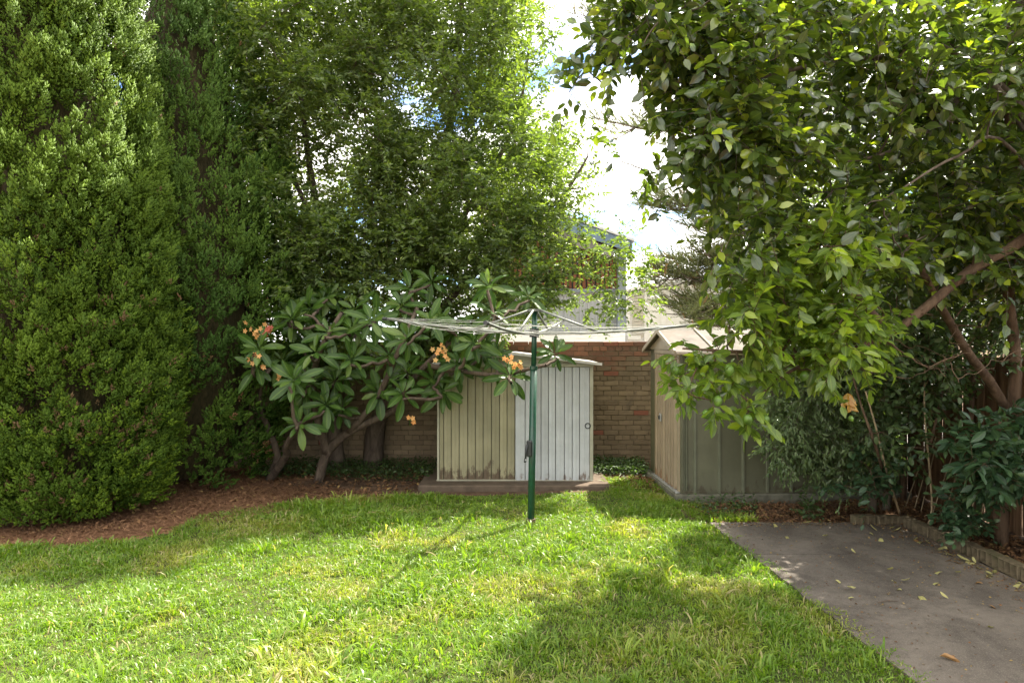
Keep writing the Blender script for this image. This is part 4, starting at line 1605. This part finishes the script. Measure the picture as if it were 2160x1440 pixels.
ch = np.array([W(*q_) for q_ in hang])
connect(wood, np.vstack([cl, ch]), nodes, .004, .016, sag=-.05)
bare = sample_poly([(1760, 560), (2160, 480), (2200, 780), (1980, 820), (1800, 780)], 90)
connect(wood, np.array([W(x, y_, d_) for (x, y_), d_ in zip(bare, rng.uniform(4.7, 6.3, len(bare)))]), nodes, .0025, .009, sag=.12)
L1, tw1 = twig_foliage(cl, .20, 9, 8, .22, .098, droop=.25, up_bias=.1, flat=.8, angle=.85)
L2, tw2 = twig_foliage(ch, .12, 5, 7, .17, .10, droop=.45, up_bias=.0, flat=.8, angle=.85)
LL = cat_(L1, L2)
LL['age'] = np.where(rng.random(len(LL['age'])) < .13, rng.uniform(.4, .8, len(LL['age'])), LL['age'])
emit(lemon, LL, leaf_md(.52, .06, .2), M['lemon'], 300, [leaf_hi(.50, .05, .22, .03, 4), leaf_hi(.44, .11, .40, .05, 5), leaf_hi(.55, .03, -.10, .06, 6), leaf_hi(.48, .08, .12, .04, 7)])
for p0, p1 in (tw1, tw2):
    batch_twigs(wood, p0, p1, np.full(len(p0), .0028), .01)
wood.build('trunk', M['bark_brown'], lemon, smooth=True)


def fruit_mesh():
    bm = bmesh.new()
    bmesh.ops.create_uvsphere(bm, u_segments=18, v_segments=12, radius=.032)
    for v in bm.verts:
        z = v.co.z / .032
        v.co.z *= 1.12
        if z < -.8:
            v.co.z -= .006 * (-z - .8) / .2
    for f in bm.faces:
        f.smooth = True
    me = bpy.data.meshes.new('fruit')
    bm.to_mesh(me)
    bm.free()
    me.materials.append(M['fruit'])
    return me


frm = fruit_mesh()
lb = np.array(lemon.location)
for px, py, d_, s_ in [(1433, 838, 4.2, .9), (1447, 822, 4.25, .8), (1514, 845, 4.2, 1.0), (1490, 873, 4.2, .92), (1538, 780, 4.2, 1.1), (1615, 884, 4.2, .85), (1577, 884, 4.15, 1.0), (1697, 793, 4.35, .95), (1663, 577, 4.3, .9), (1640, 555, 4.3, .85), (1795, 882, 4.5, .6), (1425, 780, 4.25, .8)]:
    o = obj('fruit', frm, None, lemon, tuple(W(px, py, d_) - lb), (random.uniform(-.4, .4), random.uniform(-.4, .4), 0))
    o.scale = (s_ * .86 * random.uniform(.95, 1.05), s_ * .86, s_ * .9)
# one curled dead leaf cluster caught on the branch
b = MB()
for k in range(7):
    dd = nrm(np.array([random.uniform(-.5, .5), random.uniform(-.4, .2), -1.0]))
    b.place(*leaf_hi(.6, .16, .35, .08, k), (W(1790, 835, 4.6) + np.array([random.uniform(-.02, .02), 0, random.uniform(-.03, .02)]))[None], dd[None], nrm(rng.normal(size=3))[None], .085, 1.0, np.array([.5]), np.array([1.0]))
b.build('dead_leaf', M['lemon'], lemon, smooth=True, label='withered orange brown leaf caught on a citrus branch')

# ------------------------------------------------------------------ tall dark evergreen over the path
ever = thing('evergreen_tree', 'tall glossy evergreen whose crown hangs over the path and fence', 'tree', (4.7, 5.2, 0))
wood = MB()
nodes = []
eb = np.array([4.7, 5.2, 0])
limb(wood, [eb + [0, 0, -.1], eb + [.03, 0, 1.2], eb + [-.05, -.05, 2.4], eb + [-.4, -.1, 3.4], eb + [-.9, -.1, 4.4], eb + [-1.4, 0, 5.2]], .09, .03, nodes)
limb(wood, [eb + [-.15, -.05, 2.7], W(2050, 130, 5.0), W(1880, 120, 4.8), W(1700, 140, 4.7), W(1540, 170, 4.6), W(1400, 90, 4.5)], .026, .006, nodes)
limb(wood, [eb + [-.3, -.1, 3.1], W(1850, -40, 5.2), W(1600, -60, 5.0), W(1420, -40, 4.8), W(1290, 60, 4.7)], .028, .006, nodes)
limb(wood, [eb + [-.05, 0, 2.2], W(2090, 170, 5.2), W(1990, 260, 5.0), W(1850, 330, 4.9), W(1700, 340, 4.8), W(1560, 330, 4.8)], .022, .006, nodes)
limb(wood, [eb + [.0, 0, 1.9], W(2140, 320, 4.8), W(2020, 330, 4.6), W(1900, 400, 4.5)], .016, .006, nodes)
poly_ev = [(1330, -150), (1290, -100), (1290, 0), (1330, 80), (1400, 130), (1440, 200), (1450, 260), (1480, 320), (1520, 400), (1530, 500), (1600, 560), (1800, 520), (1950, 600), (2160, 600), (2420, 560), (2420, -150)]
pc = sample_poly(poly_ev, 410)
pc = pc[(pc[:, 1] > -20) | (pc[:, 0] > 1700) | (rng.random(len(pc)) < .45)]
dep = np.where(pc[:, 0] > 1610, rng.uniform(4.4, 7.6, len(pc)), rng.uniform(4.1, 5.3, len(pc)))
ce = np.array([W(x, y_, d_) for (x, y_), d_ in zip(pc, dep)])
hang = [(1300, 30, 4.6), (1260, 90, 4.6), (1225, 140, 4.6), (1200, 195, 4.6), (1290, 110, 4.6), (1340, 150, 4.6), (1390, 170, 4.7), (1330, 60, 4.6), (1370, 100, 4.6), (1420, 250, 4.8), (1270, 175, 4.7), (1400, 60, 4.5), (1360, 360, 5.2), (1310, 340, 5.2), (1400, 400, 5.2)]
ch = np.array([W(*q_) for q_ in hang])
connect(wood, np.vstack([ce, ch]), nodes, .004, .02, sag=.05)
L1, tw1 = twig_foliage(ce, .30, 11, 9, .30, .100, droop=.3, up_bias=.05, flat=.8, angle=.85)
L2, tw2 = twig_foliage(ch, .10, 3, 9, .28, .085, droop=.45, up_bias=0, flat=.7, angle=.85, lean=np.tile([-.5, 0, -.2], (len(ch), 1)))
LE = cat_(L1, L2)
LE['age'] = np.where(rng.random(len(LE['age'])) < .12, rng.uniform(.4, .8, len(LE['age'])), LE['age'])
emit(ever, LE, leaf_md(.54, .05, .22), M['evergreen'], 300, [leaf_hi(.52, .04, .2, .03, 6), leaf_hi(.46, .09, .35, .05, 7), leaf_hi(.56, .03, -.12, .05, 8), leaf_hi(.5, .06, .1, .03, 9)])
for p0, p1 in (tw1, tw2):
    batch_twigs(wood, p0, p1, np.full(len(p0), .0028), .01)
wood.build('trunk', M['bark_grey'], ever, smooth=True)

# ------------------------------------------------------------------ weeping fig against the green shed
ficus = thing('weeping_fig', 'drooping small-leaved fig bush against the side of the green shed', 'shrub', (4.1, 7.6, 0))
wood = MB()
nodes = []
for dx_ in (-.05, .08):
    limb(wood, [np.array([4.1 + dx_, 7.65, -.1]), np.array([4.08 + dx_ * 2, 7.65, .6]), np.array([3.95 + dx_ * 4, 7.6, 1.2]), np.array([3.7 + dx_ * 6, 7.6, 1.9]), np.array([3.6 + dx_ * 8, 7.6, 2.5])], .05, .012, nodes)
poly_fi = [(1640, 560), (1560, 600), (1590, 720), (1640, 800), (1620, 880), (1610, 940), (1660, 985), (1760, 1000), (1850, 985), (1900, 700), (1850, 560)]
pc = sample_poly(poly_fi, 130)
cf = np.array([W(x, y_, d_) for (x, y_), d_ in zip(pc, rng.uniform(7.0, 7.8, len(pc)))])
connect(wood, cf, nodes, .003, .015, sag=.15)
L1, tw1 = twig_foliage(cf, .17, 20, 12, .22, .060, droop=.75, up_bias=-.2, flat=.5, angle=.6)
emit(ficus, L1, leaf_lo(.42), M['ficus'], smooth=False)
batch_twigs(wood, *tw1, np.full(len(tw1[0]), .002), .02)
wood.build('trunk', M['bark_grey'], ficus, smooth=True)


# ------------------------------------------------------------------ darker shrubs in the bed along the fence
def shrub(name, label, base_, poly, n, drange, r, ntw, kl, twl, ll, mat, tpl, stems, droop=.3, single=0, bark='bark_brown', **kw):
    th_ = thing(name, label, 'shrub', (base_[0], base_[1], 0))
    wd = MB()
    nd = []
    for ctrl, r0 in stems:
        limb(wd, ctrl, r0, r0 * .45, nd, sides=7, n=10)
    pc_ = sample_poly(poly, n)
    cs = np.array([W(x, y_, d_) for (x, y_), d_ in zip(pc_, rng.uniform(*drange, len(pc_)))])
    cs[:, 2] = np.maximum(cs[:, 2], .08)
    connect(wd, cs, nd, .003, .012, sag=.1)
    L_, tw = twig_foliage(cs, r, ntw, kl, twl, ll, droop=droop, **kw)
    L_ = sub(L_, L_['pos'][:, 2] > .03)
    emit(th_, L_, tpl, M[mat], single, leaf_hi(.45, .05, .25, .02, 9) if single else None)
    batch_twigs(wd, *tw, np.full(len(tw[0]), .002), .01)
    wd.build('stem', M[bark], th_, smooth=True)
    return th_


shrub('leafy_shrub', 'dark leggy shrub of broad leaves in front of the fence', (3.95, 7.0), [(1790, 640), (1830, 780), (1860, 900), (1820, 1000), (1900, 1010), (1990, 900), (2040, 760), (1980, 640)], 60, (6.5, 7.6), .22, 9, 7, .24, .085,
      'understory', leaf_md(.5), [([G(1880, 1060), W(1850, 950, 6.6), W(1815, 850, 6.7), W(1790, 760, 6.9)], .018), ([G(1945, 1068), W(1960, 950, 6.9), W(1985, 840, 6.9), W(2000, 700, 7.0)], .02)], droop=.4, single=60)
shrub('leafy_shrub', 'glossy blue green bush at the edge of the bed', (4.5, 5.9), [(2030, 890), (2020, 950), (2050, 1010), (2100, 1030), (2160, 1020), (2240, 1000), (2240, 860), (2120, 870), (2060, 880)], 30, (5.3, 6.1), .16, 8, 7, .2, .115,
      'bush', leaf_md(.42), [([G(2105, 1150), W(2100, 1080, 5.9), W(2095, 980, 5.7), W(2110, 890, 5.6)], .03), ([G(2165, 1150), W(2170, 1060, 5.9), W(2180, 960, 5.8)], .025)], droop=.35, single=120)
shrub('young_shrub', 'low pale-leaved sapling leaning over the end of the path', (3.55, 7.25), [(1730, 985), (1760, 1020), (1830, 1040), (1900, 1050), (1930, 1000), (1860, 960), (1790, 965)], 12, (6.6, 7.1), .10, 5, 6, .2, .085,
      'bush', leaf_md(.6), [([G(1862, 1092), W(1850, 1040, 6.9), W(1835, 990, 6.9)], .01)], droop=.3, single=60)
shrub('young_shrub', 'low bushy plant behind the edging bricks', (4.3, 6.4), [(1985, 1060), (2000, 1110), (2050, 1120), (2090, 1100), (2070, 1050), (2010, 1040)], 12, (5.9, 6.4), .09, 6, 6, .16, .08,
      'bush', leaf_md(.6), [([G(2030, 1140), W(2030, 1090, 6.2), W(2035, 1050, 6.2)], .01)], droop=.2, single=50)
shrub('seedling', 'small weed growing in the leaf litter by the path end', tuple(G(1707, 1095)[:2]), [(1690, 1062), (1690, 1090), (1725, 1090), (1725, 1062)], 5, (7.2, 7.35), .05, 5, 6, .12, .055,
      'groundcover', leaf_md(.55), [([G(1707, 1095), W(1707, 1080, 7.3), W(1708, 1062, 7.3)], .006)], droop=.1, single=24)
shrub('leafy_shrub', 'dense dark shrub screening the upper part of the fence', (4.75, 8.6), [(1880, 520), (1860, 640), (1900, 760), (2000, 800), (2160, 760), (2300, 700), (2300, 480), (2050, 470)], 130, (6.0, 8.2), .26, 11, 8, .26, .075,
      'understory', leaf_md(.5), [([np.array([4.7, 8.2, -.05]), np.array([4.65, 8.1, .9]), np.array([4.5, 7.9, 1.8]), np.array([4.4, 7.8, 2.6])], .04), ([np.array([4.75, 7.0, -.05]), np.array([4.7, 7.0, 1.0]), np.array([4.8, 7.0, 2.2])], .035)], droop=.3)

# bare bending stems and pale stakes in the bed
for k, (pts, r0, lb_) in enumerate([
        ([G(1900, 1090), W(1872, 1000, 6.9), W(1850, 910, 6.8), W(1826, 825, 6.7)], .012, 'bare straight stem leaning over the end of the path'),
        ([G(1952, 1120), W(1966, 1070, 6.7), W(1958, 960, 6.7), W(1950, 860, 6.7), W(1952, 700, 6.8)], .011, 'bare bent stem rising behind the first edging bricks')]):
    b = MB()
    nd = []
    limb(b, pts, r0, r0 * .7, nd, sides=7, n=14, rough=.25)
    o = b.build('bare_stem', M['stake'], smooth=True)
    tag(o, lb_, 'stem')
for k in range(9):
    px = 1925 + k * 22 + random.uniform(-6, 6)
    g = np.array([4.55 + random.uniform(-.06, .06), 7.9 - k * .17, 0.0])
    tp = g + np.array([random.uniform(.22, .34), random.uniform(.05, .15), random.uniform(.62, .85)])
    b = MB()
    b.tube([g - [0, 0, .05], (g + tp) / 2 + [0.005, 0, 0], tp], [.006, .0055, .005], 6)
    o = b.build('garden_stake', M['stake'])
    tag(o, 'thin pale garden stake leaning towards the paling fence', 'stake', 'thin stakes leaning in the bed')

# ------------------------------------------------------------------ Norfolk pine beyond the wall
PD = 18.5
pine = thing('norfolk_pine', 'grey green pine with upturned brush branches against the sky', 'pine tree', (W(1640, 720, PD)[0], PD, 0))
wood = MB()
nodes = []
tx = W(1640, 720, PD)[0]
limb(wood, [np.array([tx, PD, -.1]), np.array([tx, PD, 5]), np.array([tx, PD, 10]), np.array([tx, PD, 16])], .28, .06, nodes)
fing = []
rp = np.random.default_rng(4)
branches = [((1228, 20), 3.9), ((1246, 246), 3.3), ((1345, 425), 2.6), ((1395, 540), 1.5), ((1372, 565), .6), ((1402, 640), .2), ((1300, -60), 4.5), ((1420, 330), 3.0), ((1470, 470), 2.2), ((1440, 590), .9), ((1500, 250), 3.0), ((1480, 120), 3.6), ((1440, 470), 2), ((1460, 520), 2), ((1420, 615), 2), ((1380, 400), 2), ((1480, 400), 2), ((1450, 660), 2)]
for (px, py), _ in branches:
    tip = W(px, py, PD - rp.uniform(.3, 1.6))
    root = np.array([tx, PD, tip[2] + rp.uniform(-.3, .25) + (.35 if py > 400 else .1)])
    t = np.linspace(0, 1, 14)
    pts = root + (tip - root) * t[:, None]
    pts[:, 2] += -.75 * 4 * t * (1 - t) * .5
    pts += np.cumsum(rp.normal(size=(14, 3)) * .02, 0)
    wood.tube(pts, np.linspace(.05, .012, 14), 6)
    for q_ in range(7):
        j_ = int(rp.integers(4, 12))
        sb = pts[j_]
        st_ = sb + nrm(tip - root) * rp.uniform(.4, 1.1) + np.array([rp.normal() * .2, rp.normal() * .7, rp.uniform(-.35, .35)])
        sp_ = bez(sb, st_, -.08, 6)
        wood.tube(sp_, np.linspace(.02, .008, 6), 5)
        f_ = rp.random(20)
        bp_ = sb + (st_ - sb) * f_[:, None]
        an = rp.uniform(-1.3, 1.3, 20)
        s2 = nrm(np.cross(nrm(st_ - sb), [0, 0, 1.0]))
        fing.append((bp_, nrm(nrm(st_ - sb) * .6 + s2 * np.sin(an)[:, None] + np.array([0, 0, 1.0]) * (np.cos(an) * .7)[:, None] + rp.normal(size=(20, 3)) * .2), rp.uniform(.25, .6, 20)))
    n = 170 if px < 1410 else 80
    ft = rp.uniform(.22, 1.0, n)
    bp = root + (tip - root) * ft[:, None]
    bp[:, 2] += -.75 * 4 * ft * (1 - ft) * .5
    ang = rp.uniform(-1.2, 1.2, n)
    bd = nrm(tip - root)
    sd_ = nrm(np.cross(bd, [0, 0, 1.0]))
    d = nrm(bd * .55 + sd_ * np.sin(ang)[:, None] * .95 + np.array([0, 0, 1.0]) * (np.cos(ang) * .75)[:, None] + rp.normal(size=(n, 3)) * .15)
    fing.append((bp, d, rp.uniform(.4, .78, n) * (1.1 - .35 * ft)))
for k in range(40):      # the branches on the far side and higher up
    a = rp.uniform(-.9, 2.4)
    z = rp.uniform(3.0, 14)
    Lb = rp.uniform(2.2, 4.2) * (1 - z / 22)
    root = np.array([tx, PD, z])
    tip = root + np.array([math.cos(a) * Lb, math.sin(a) * Lb, .2])
    t = np.linspace(0, 1, 8)
    pts = root + (tip - root) * t[:, None]
    pts[:, 2] -= 1.2 * t * (1 - t)
    wood.tube(pts, np.linspace(.045, .012, 8), 5)
    n = 40
    ft = rp.uniform(.25, 1.0, n)
    bp = root + (tip - root) * ft[:, None]
    bp[:, 2] -= 1.2 * ft * (1 - ft)
    ang = rp.uniform(-1.2, 1.2, n)
    bd = nrm(tip - root)
    sd_ = nrm(np.cross(bd, [0, 0, 1.0]))
    fing.append((bp, nrm(bd * .55 + sd_ * np.sin(ang)[:, None] + np.array([0, 0, 1.0]) * (np.cos(ang) * .75)[:, None]), rp.uniform(.3, .55, n)))


def finger_tpl(n=19):
    r2 = np.random.default_rng(2)
    v, t = [], []
    k = 0
    for i_ in range(n):
        f = .03 + .95 * i_ / n
        a = i_ * 2.4
        base_ = np.array([math.cos(a) * .012, f, math.sin(a) * .012])
        out_ = np.array([math.cos(a), 0, math.sin(a)])
        tip = base_ + (out_ * .075 + np.array([0, .13, 0])) * r2.uniform(.8, 1.2)
        s_ = np.array([-math.sin(a), 0, math.cos(a)]) * .022
        v += [base_ - s_, base_ + s_, tip]
        t.append((k, k + 1, k + 2))
        k += 3
    a0 = len(v)
    v += [np.array([.016, 0, 0]), np.array([-.008, 0, .014]), np.array([-.008, 0, -.014]), np.array([0, 1.05, 0])]
    t += [(a0, a0 + 1, a0 + 3), (a0 + 1, a0 + 2, a0 + 3), (a0 + 2, a0, a0 + 3)]
    return np.array(v), np.array(t), np.zeros(len(v))


ft_ = finger_tpl()
b = MB()
bp = np.vstack([f[0] for f in fing])
bd = np.vstack([f[1] for f in fing])
bs = np.concatenate([f[2] for f in fing])
b.place(*ft_, bp, bd, rdir(len(bp)), bs, 1.0, None, np.where(rng.random(len(bp)) < .04, 1.0, rng.random(len(bp)) * .35))
b.build('needles', M['pine'], pine, kind='stuff')
wood.build('trunk', M['bark_grey'], pine, smooth=True)

# a leafy neighbour tree beyond the fence closes the view on the right
nb = thing('neighbour_tree', 'pale green tree beyond the paling fence seen through the leaves', 'tree', (7.5, 11.5, 0))
wood = MB()
nodes = []
limb(wood, [np.array([7.5, 11.5, -.1]), np.array([7.4, 11.5, 1.5]), np.array([7.3, 11.4, 3.0]), np.array([7.0, 11.3, 5.0])], .14, .04, nodes)
pc = rdir(170) * (rng.random(170) ** .4)[:, None] * np.array([2.9, 1.5, 2.3]) + np.array([7.0, 11.5, 3.7])
connect(wood, pc, nodes, .005, .03)
L1, tw1 = twig_foliage(pc, .42, 18, 9, .4, .10, droop=.3, flat=.6)
emit(nb, L1, leaf_lo(.5), M['privet'], smooth=False)
wood.build('trunk', M['bark_grey'], nb, smooth=True)

# ------------------------------------------------------------------ litter, weeds and grass
def scatter_leaves(name, label, mat, polys, n, size, tpl, lift=.01, tilt=.35, cat=None, deadfrac=0.0, up=None):
    b = MB()
    for poly, frac in polys:
        q_ = sample_poly(poly, int(n * frac))
        m_ = len(q_)
        pos = np.stack([q_[:, 0], q_[:, 1], gz(q_[:, 0], q_[:, 1]) + lift * rng.random(m_) + .004], -1)
        a = rng.random(m_) * 6.283
        d = np.stack([np.cos(a), np.sin(a), rng.normal(size=m_) * tilt], -1)
        u = np.array([0, 0, 1.0]) + rng.normal(size=(m_, 3)) * tilt
        b.place(*tpl, pos, d, u, size * rng.uniform(.5, 1.3, m_), 1.0, None, np.where(rng.random(m_) < deadfrac, .7, 0))
    o_ = b.build(name, mat, kind='stuff')
    o_['label'] = label
    if cat:
        o_['category'] = cat
    return o_


bed_left = [(-6.2, 6.6), (-4.9, 6.45), (-4.0, 6.85), (-3.4, 7.35), (-2.2, 8.05), (-1.1, 8.6), (-1.15, 10.4), (-6.2, 10.4)]
bed_right = [(2.15, 7.15), (2.0, 8.0), (3.5, 8.1), (4.85, 8.2), (4.9, 3.4), (4.13, 3.4), (4.10, 6.2), (3.95, 7.12)]
bed_mid = [(1.28, 8.7), (1.95, 8.55), (2.0, 10.4), (1.1, 10.45)]
scatter_leaves('needle_litter', 'reddish dry needle litter below the conifers', M['needles'], [([(-6.4, 5.9), (-4.9, 6.15), (-4.0, 6.45), (-3.3, 7.05), (-2.1, 7.8), (-1.2, 8.4), (-2.6, 9.0), (-5, 9.0)], 1)], 30000, .08, (np.array([(-.045, 0, 0), (.045, 0, 0), (0, 1, .05)]), np.array([(0, 1, 2)]), np.zeros(3)), .02, .18)
scatter_leaves('leaf_litter', 'brown dead leaf litter covering the garden beds', M['litter'], [(bed_left, .35), (bed_right, .5), (bed_mid, .15)], 15000, .055, leaf_lo(.5), .035, .4, deadfrac=.06)

# fallen yellow leaves lying on the concrete
fl_t = [leaf_hi(.5, .08, c, .05, 20 + k) for k, c in enumerate((.55, -.45, .7))]
fl_m = []
for k, tp in enumerate(fl_t):
    b = MB()
    b.add(tp[0] - np.array([0, .5, 0]), tp[1], .1 + .3 * k, 0, tp[2])
    me = b.mesh('fallen_leaf', smooth=True)
    me.materials.append(M['fallen'])
    fl_m.append(me)
b = MB(); b.add(fl_t[0][0] - np.array([0, .5, 0]), fl_t[0][1], .5, 1.0, fl_t[0][2]); me = b.mesh('fallen_leaf', smooth=True); me.materials.append(M['fallen']); fl_m.append(me)
spots = [(1887, 1228), (1910, 1229), (1893, 1244), (1976, 1210), (2018, 1212), (1970, 1233), (1945, 1263), (1992, 1262), (2097, 1282), (2090, 1323), (1796, 1246), (1793, 1262), (1770, 1229), (1876, 1206), (1842, 1128), (1858, 1141), (1800, 1168), (2060, 1230), (2050, 1190), (1702, 1106), (1637, 1111), (1660, 1134), (1740, 1135)]
for _ in range(30):
    y_ = rng.uniform(4.6, 6.9)
    x_ = 3.93 - abs(rng.normal()) * .12
    p_ = pix(np.array([x_, y_, .02]))
    spots.append((p_[0], p_[1]))
for k, (px, py) in enumerate(spots):
    g = G(px, py, .022)
    o = obj('fallen_leaf', fl_m[3 if k % 9 == 8 else k % 3], None, None, (g[0], g[1], .036), (random.uniform(-.25, .25), random.uniform(-.3, .3), random.random() * 6.28))
    s_ = random.uniform(.055, .10)
    o.scale = (s_,) * 3
    tag(o, 'curled fallen leaf lying on the concrete path', 'fallen leaf', 'fallen leaves on the concrete')
g = G(2003, 1392, .022)
b = MB(); b.place(*leaf_hi(.35, .2, .3, .05, 77), (g + np.array([-.04, .03, .012]))[None], np.array([[.8, -.5, .05]]), np.array([[0, 0, 1.0]]), .10, 1.0, np.array([.5]), np.array([1.0]))
o = b.build('fallen_leaf', M['fallen'], smooth=True)
tag(o, 'single brown rolled leaf lying nearest on the concrete path', 'fallen leaf')
g0, g1 = G(1852, 1270, .03), G(1894, 1267, .03)
b = MB(); b.tube([g0, (g0 + g1) / 2 + [0, .01, .004], g1], [.004, .0035, .002], 6)
o = b.build('fallen_twig', M['bark_dark'])
tag(o, 'thin dark twig lying on the concrete path', 'twig')

b = MB()
q_ = np.vstack([sample_poly([(2.2, 3.6), (3.95, 3.6), (3.95, 7.05), (2.1, 7.05)], 900), np.stack([3.95 - np.abs(rng.normal(size=1500)) * .14, rng.uniform(3.5, 7.0, 1500)], -1), np.stack([rng.uniform(2.2, 3.9, 500), 7.08 - np.abs(rng.normal(size=500)) * .1], -1)])
m_ = len(q_)
a = rng.random(m_) * 6.283
b.place(*leaf_lo(.6), np.stack([q_[:, 0], q_[:, 1], np.full(m_, .026) + rng.random(m_) * .006], -1), np.stack([np.cos(a), np.sin(a), rng.normal(size=m_) * .25], -1), np.array([0, 0, 1.0]) + rng.normal(size=(m_, 3)) * .4, rng.uniform(.006, .026, m_), 1.0, None, np.where(rng.random(m_) < .3, .7, 0))
o = b.build('path_debris', M['litter'], kind='stuff')
o['label'] = 'crumbs of dead leaf scattered over the concrete path'

# weeds and low ground cover along the foot of the wall
scatter_leaves('ground_cover', 'low dark green weeds along the foot of the brick wall', M['groundcover'],
               [([(1.15, 9.5), (1.95, 9.5), (2.0, 10.5), (1.1, 10.5)], .34), ([(-3.6, 9.5), (-1.1, 9.3), (-1.1, 10.5), (-3.6, 10.5)], .5), ([(2.05, 7.25), (2.05, 7.95), (2.9, 8.0), (2.6, 7.3)], .05)], 9000, .045, leaf_lo(.6), .16, .5, deadfrac=.05)


# grass: tufts of arching blades
def grass(name, label, n_tuft, per, region, hmin, hmax, wmul=1.0, seed=1, accept=None, curved=False):
    r2 = np.random.default_rng(seed)
    lo, hi = region.min(0), region.max(0)
    pts = np.zeros((0, 2))
    while len(pts) < n_tuft:
        q_ = lo + r2.random((n_tuft * 2, 2)) * (hi - lo)
        e = (fbm(q_[:, 0] * 3, q_[:, 1] * 3, 0, 9) - .5) * .3
        ok = in_poly(q_[:, 0] + e, q_[:, 1] + e * .5, region)
        pxy = 1080 + F * q_[:, 0] / np.maximum(q_[:, 1], .1)
        dens = np.where((pxy > -150) & (pxy < 2300) & (q_[:, 1] > 3.4), 1.0, .25) * np.clip(5.5 / q_[:, 1], .6, 1.2)
        ok &= r2.random(len(q_)) < dens
        if accept is not None:
            ok &= accept(q_, r2)
        pts = np.vstack([pts, q_[ok]])
    pts = pts[:n_tuft]
    patch = fbm(pts[:, 0] * 1.1, pts[:, 1] * 1.1, 0, 70, 3)
    patch2 = fbm(pts[:, 0] * 2.6, pts[:, 1] * 2.6, 0, 90, 2)
    ht = hmin + (hmax - hmin) * np.clip((patch * .6 + patch2 * .6 - .32) * 2.0, 0, 1) ** 1.2
    ht *= r2.uniform(.7, 1.35, len(pts))
    ci = np.repeat(np.arange(len(pts)), per)
    n = len(ci)
    a = r2.random(n) * 6.283
    off = r2.random(n) ** .7 * .045
    base_ = np.stack([pts[ci, 0] + np.cos(a) * off, pts[ci, 1] + np.sin(a) * off], -1)
    z0 = gz(base_[:, 0], base_[:, 1]) + .004
    Lb = ht[ci] * r2.uniform(.55, 1.25, n)
    leanv = r2.uniform(.25, 1.15, n)
    aa = a + r2.normal(size=n) * .7
    hd = np.stack([np.cos(aa), np.sin(aa), 0 * aa], -1)
    sd_ = np.stack([-np.sin(aa), np.cos(aa), 0 * aa], -1)
    tw = r2.normal(size=n) * .5
    sd_ = nrm(sd_ + np.array([0, 0, 1.0]) * tw[:, None])
    w = (r2.uniform(.0025, .0068, n) * wmul) * np.clip(Lb / .08, .7, 1.6)
    b0 = np.stack([base_[:, 0], base_[:, 1], z0], -1)
    m1 = b0 + (hd * (leanv * .28)[:, None] + np.array([0, 0, .55])) * Lb[:, None]
    m2 = m1 + (hd * (leanv * .42)[:, None] + np.array([0, 0, .32]) * (1 - leanv * .25)[:, None]) * Lb[:, None]
    tip = m2 + (hd * (leanv * .45)[:, None] + np.array([0, 0, .22]) * (1 - leanv * 1.15)[:, None]) * Lb[:, None]
    if curved:
        V = np.stack([b0 - sd_ * w[:, None] * .8, b0 + sd_ * w[:, None] * .8, m1 - sd_ * w[:, None], m1 + sd_ * w[:, None], m2 - sd_ * w[:, None] * .75, m2 + sd_ * w[:, None] * .75, tip], 1)
        T = [(0, 1, 3), (0, 3, 2), (2, 3, 5), (2, 5, 4), (4, 5, 6)]
    else:
        mm = m1 * .6 + m2 * .4
        V = np.stack([b0 - sd_ * w[:, None] * .8, b0 + sd_ * w[:, None] * .8, mm - sd_ * w[:, None], mm + sd_ * w[:, None], tip], 1)
        T = [(0, 1, 3), (0, 3, 2), (2, 3, 4)]
    nv = V.shape[1]
    T = np.array(T)[None] + (np.arange(n) * nv)[:, None, None]
    dry = np.clip((fbm(pts[:, 0] * 1.7 + 9, pts[:, 1] * 1.7, 0, 120, 3) - .54) * 2.4, 0, .8)
    age = np.where(r2.random(n) < .05 + dry[ci] * .32, 1.0, np.clip(dry[ci] * .8 + r2.normal(size=n) * .12, 0, .75))
    var = np.clip(r2.random(n) * .6 + .4 * (1 - patch[ci]), 0, .99)
    b = MB()
    b.add(V, T, np.repeat(var, nv), np.repeat(age, nv), 0)
    o_ = b.build(name, M['grass'], kind='stuff', smooth=True)
    o_['label'] = label
    return o_


grass('grass', 'long uneven green grass covering the lawn', 25500, 9, lawn_poly, .020, .070)
# sparse tufts creeping on to the soil and along the path edge
edge_reg = np.array([(1.2, 8.4), (2.0, 7.7), (2.05, 7.15), (2.6, 7.2), (2.4, 7.5), (2.1, 8.0), (2.0, 9.2), (1.2, 9.4)])
grass('weed_grass', 'thin grass creeping over the soil beside the green shed', 700, 8, edge_reg, .03, .08, seed=4)
# coarse tussocks standing above the rest of the lawn
def tuss(q_, r2):
    return fbm(q_[:, 0] * 1.5, q_[:, 1] * 1.5, 0, 200, 2) + r2.random(len(q_)) * .25 > .68


grass('tussock_grass', 'coarse longer tussocks scattered through the lawn', 420, 11, lawn_poly, .05, .115, .95, 12, tuss, True)
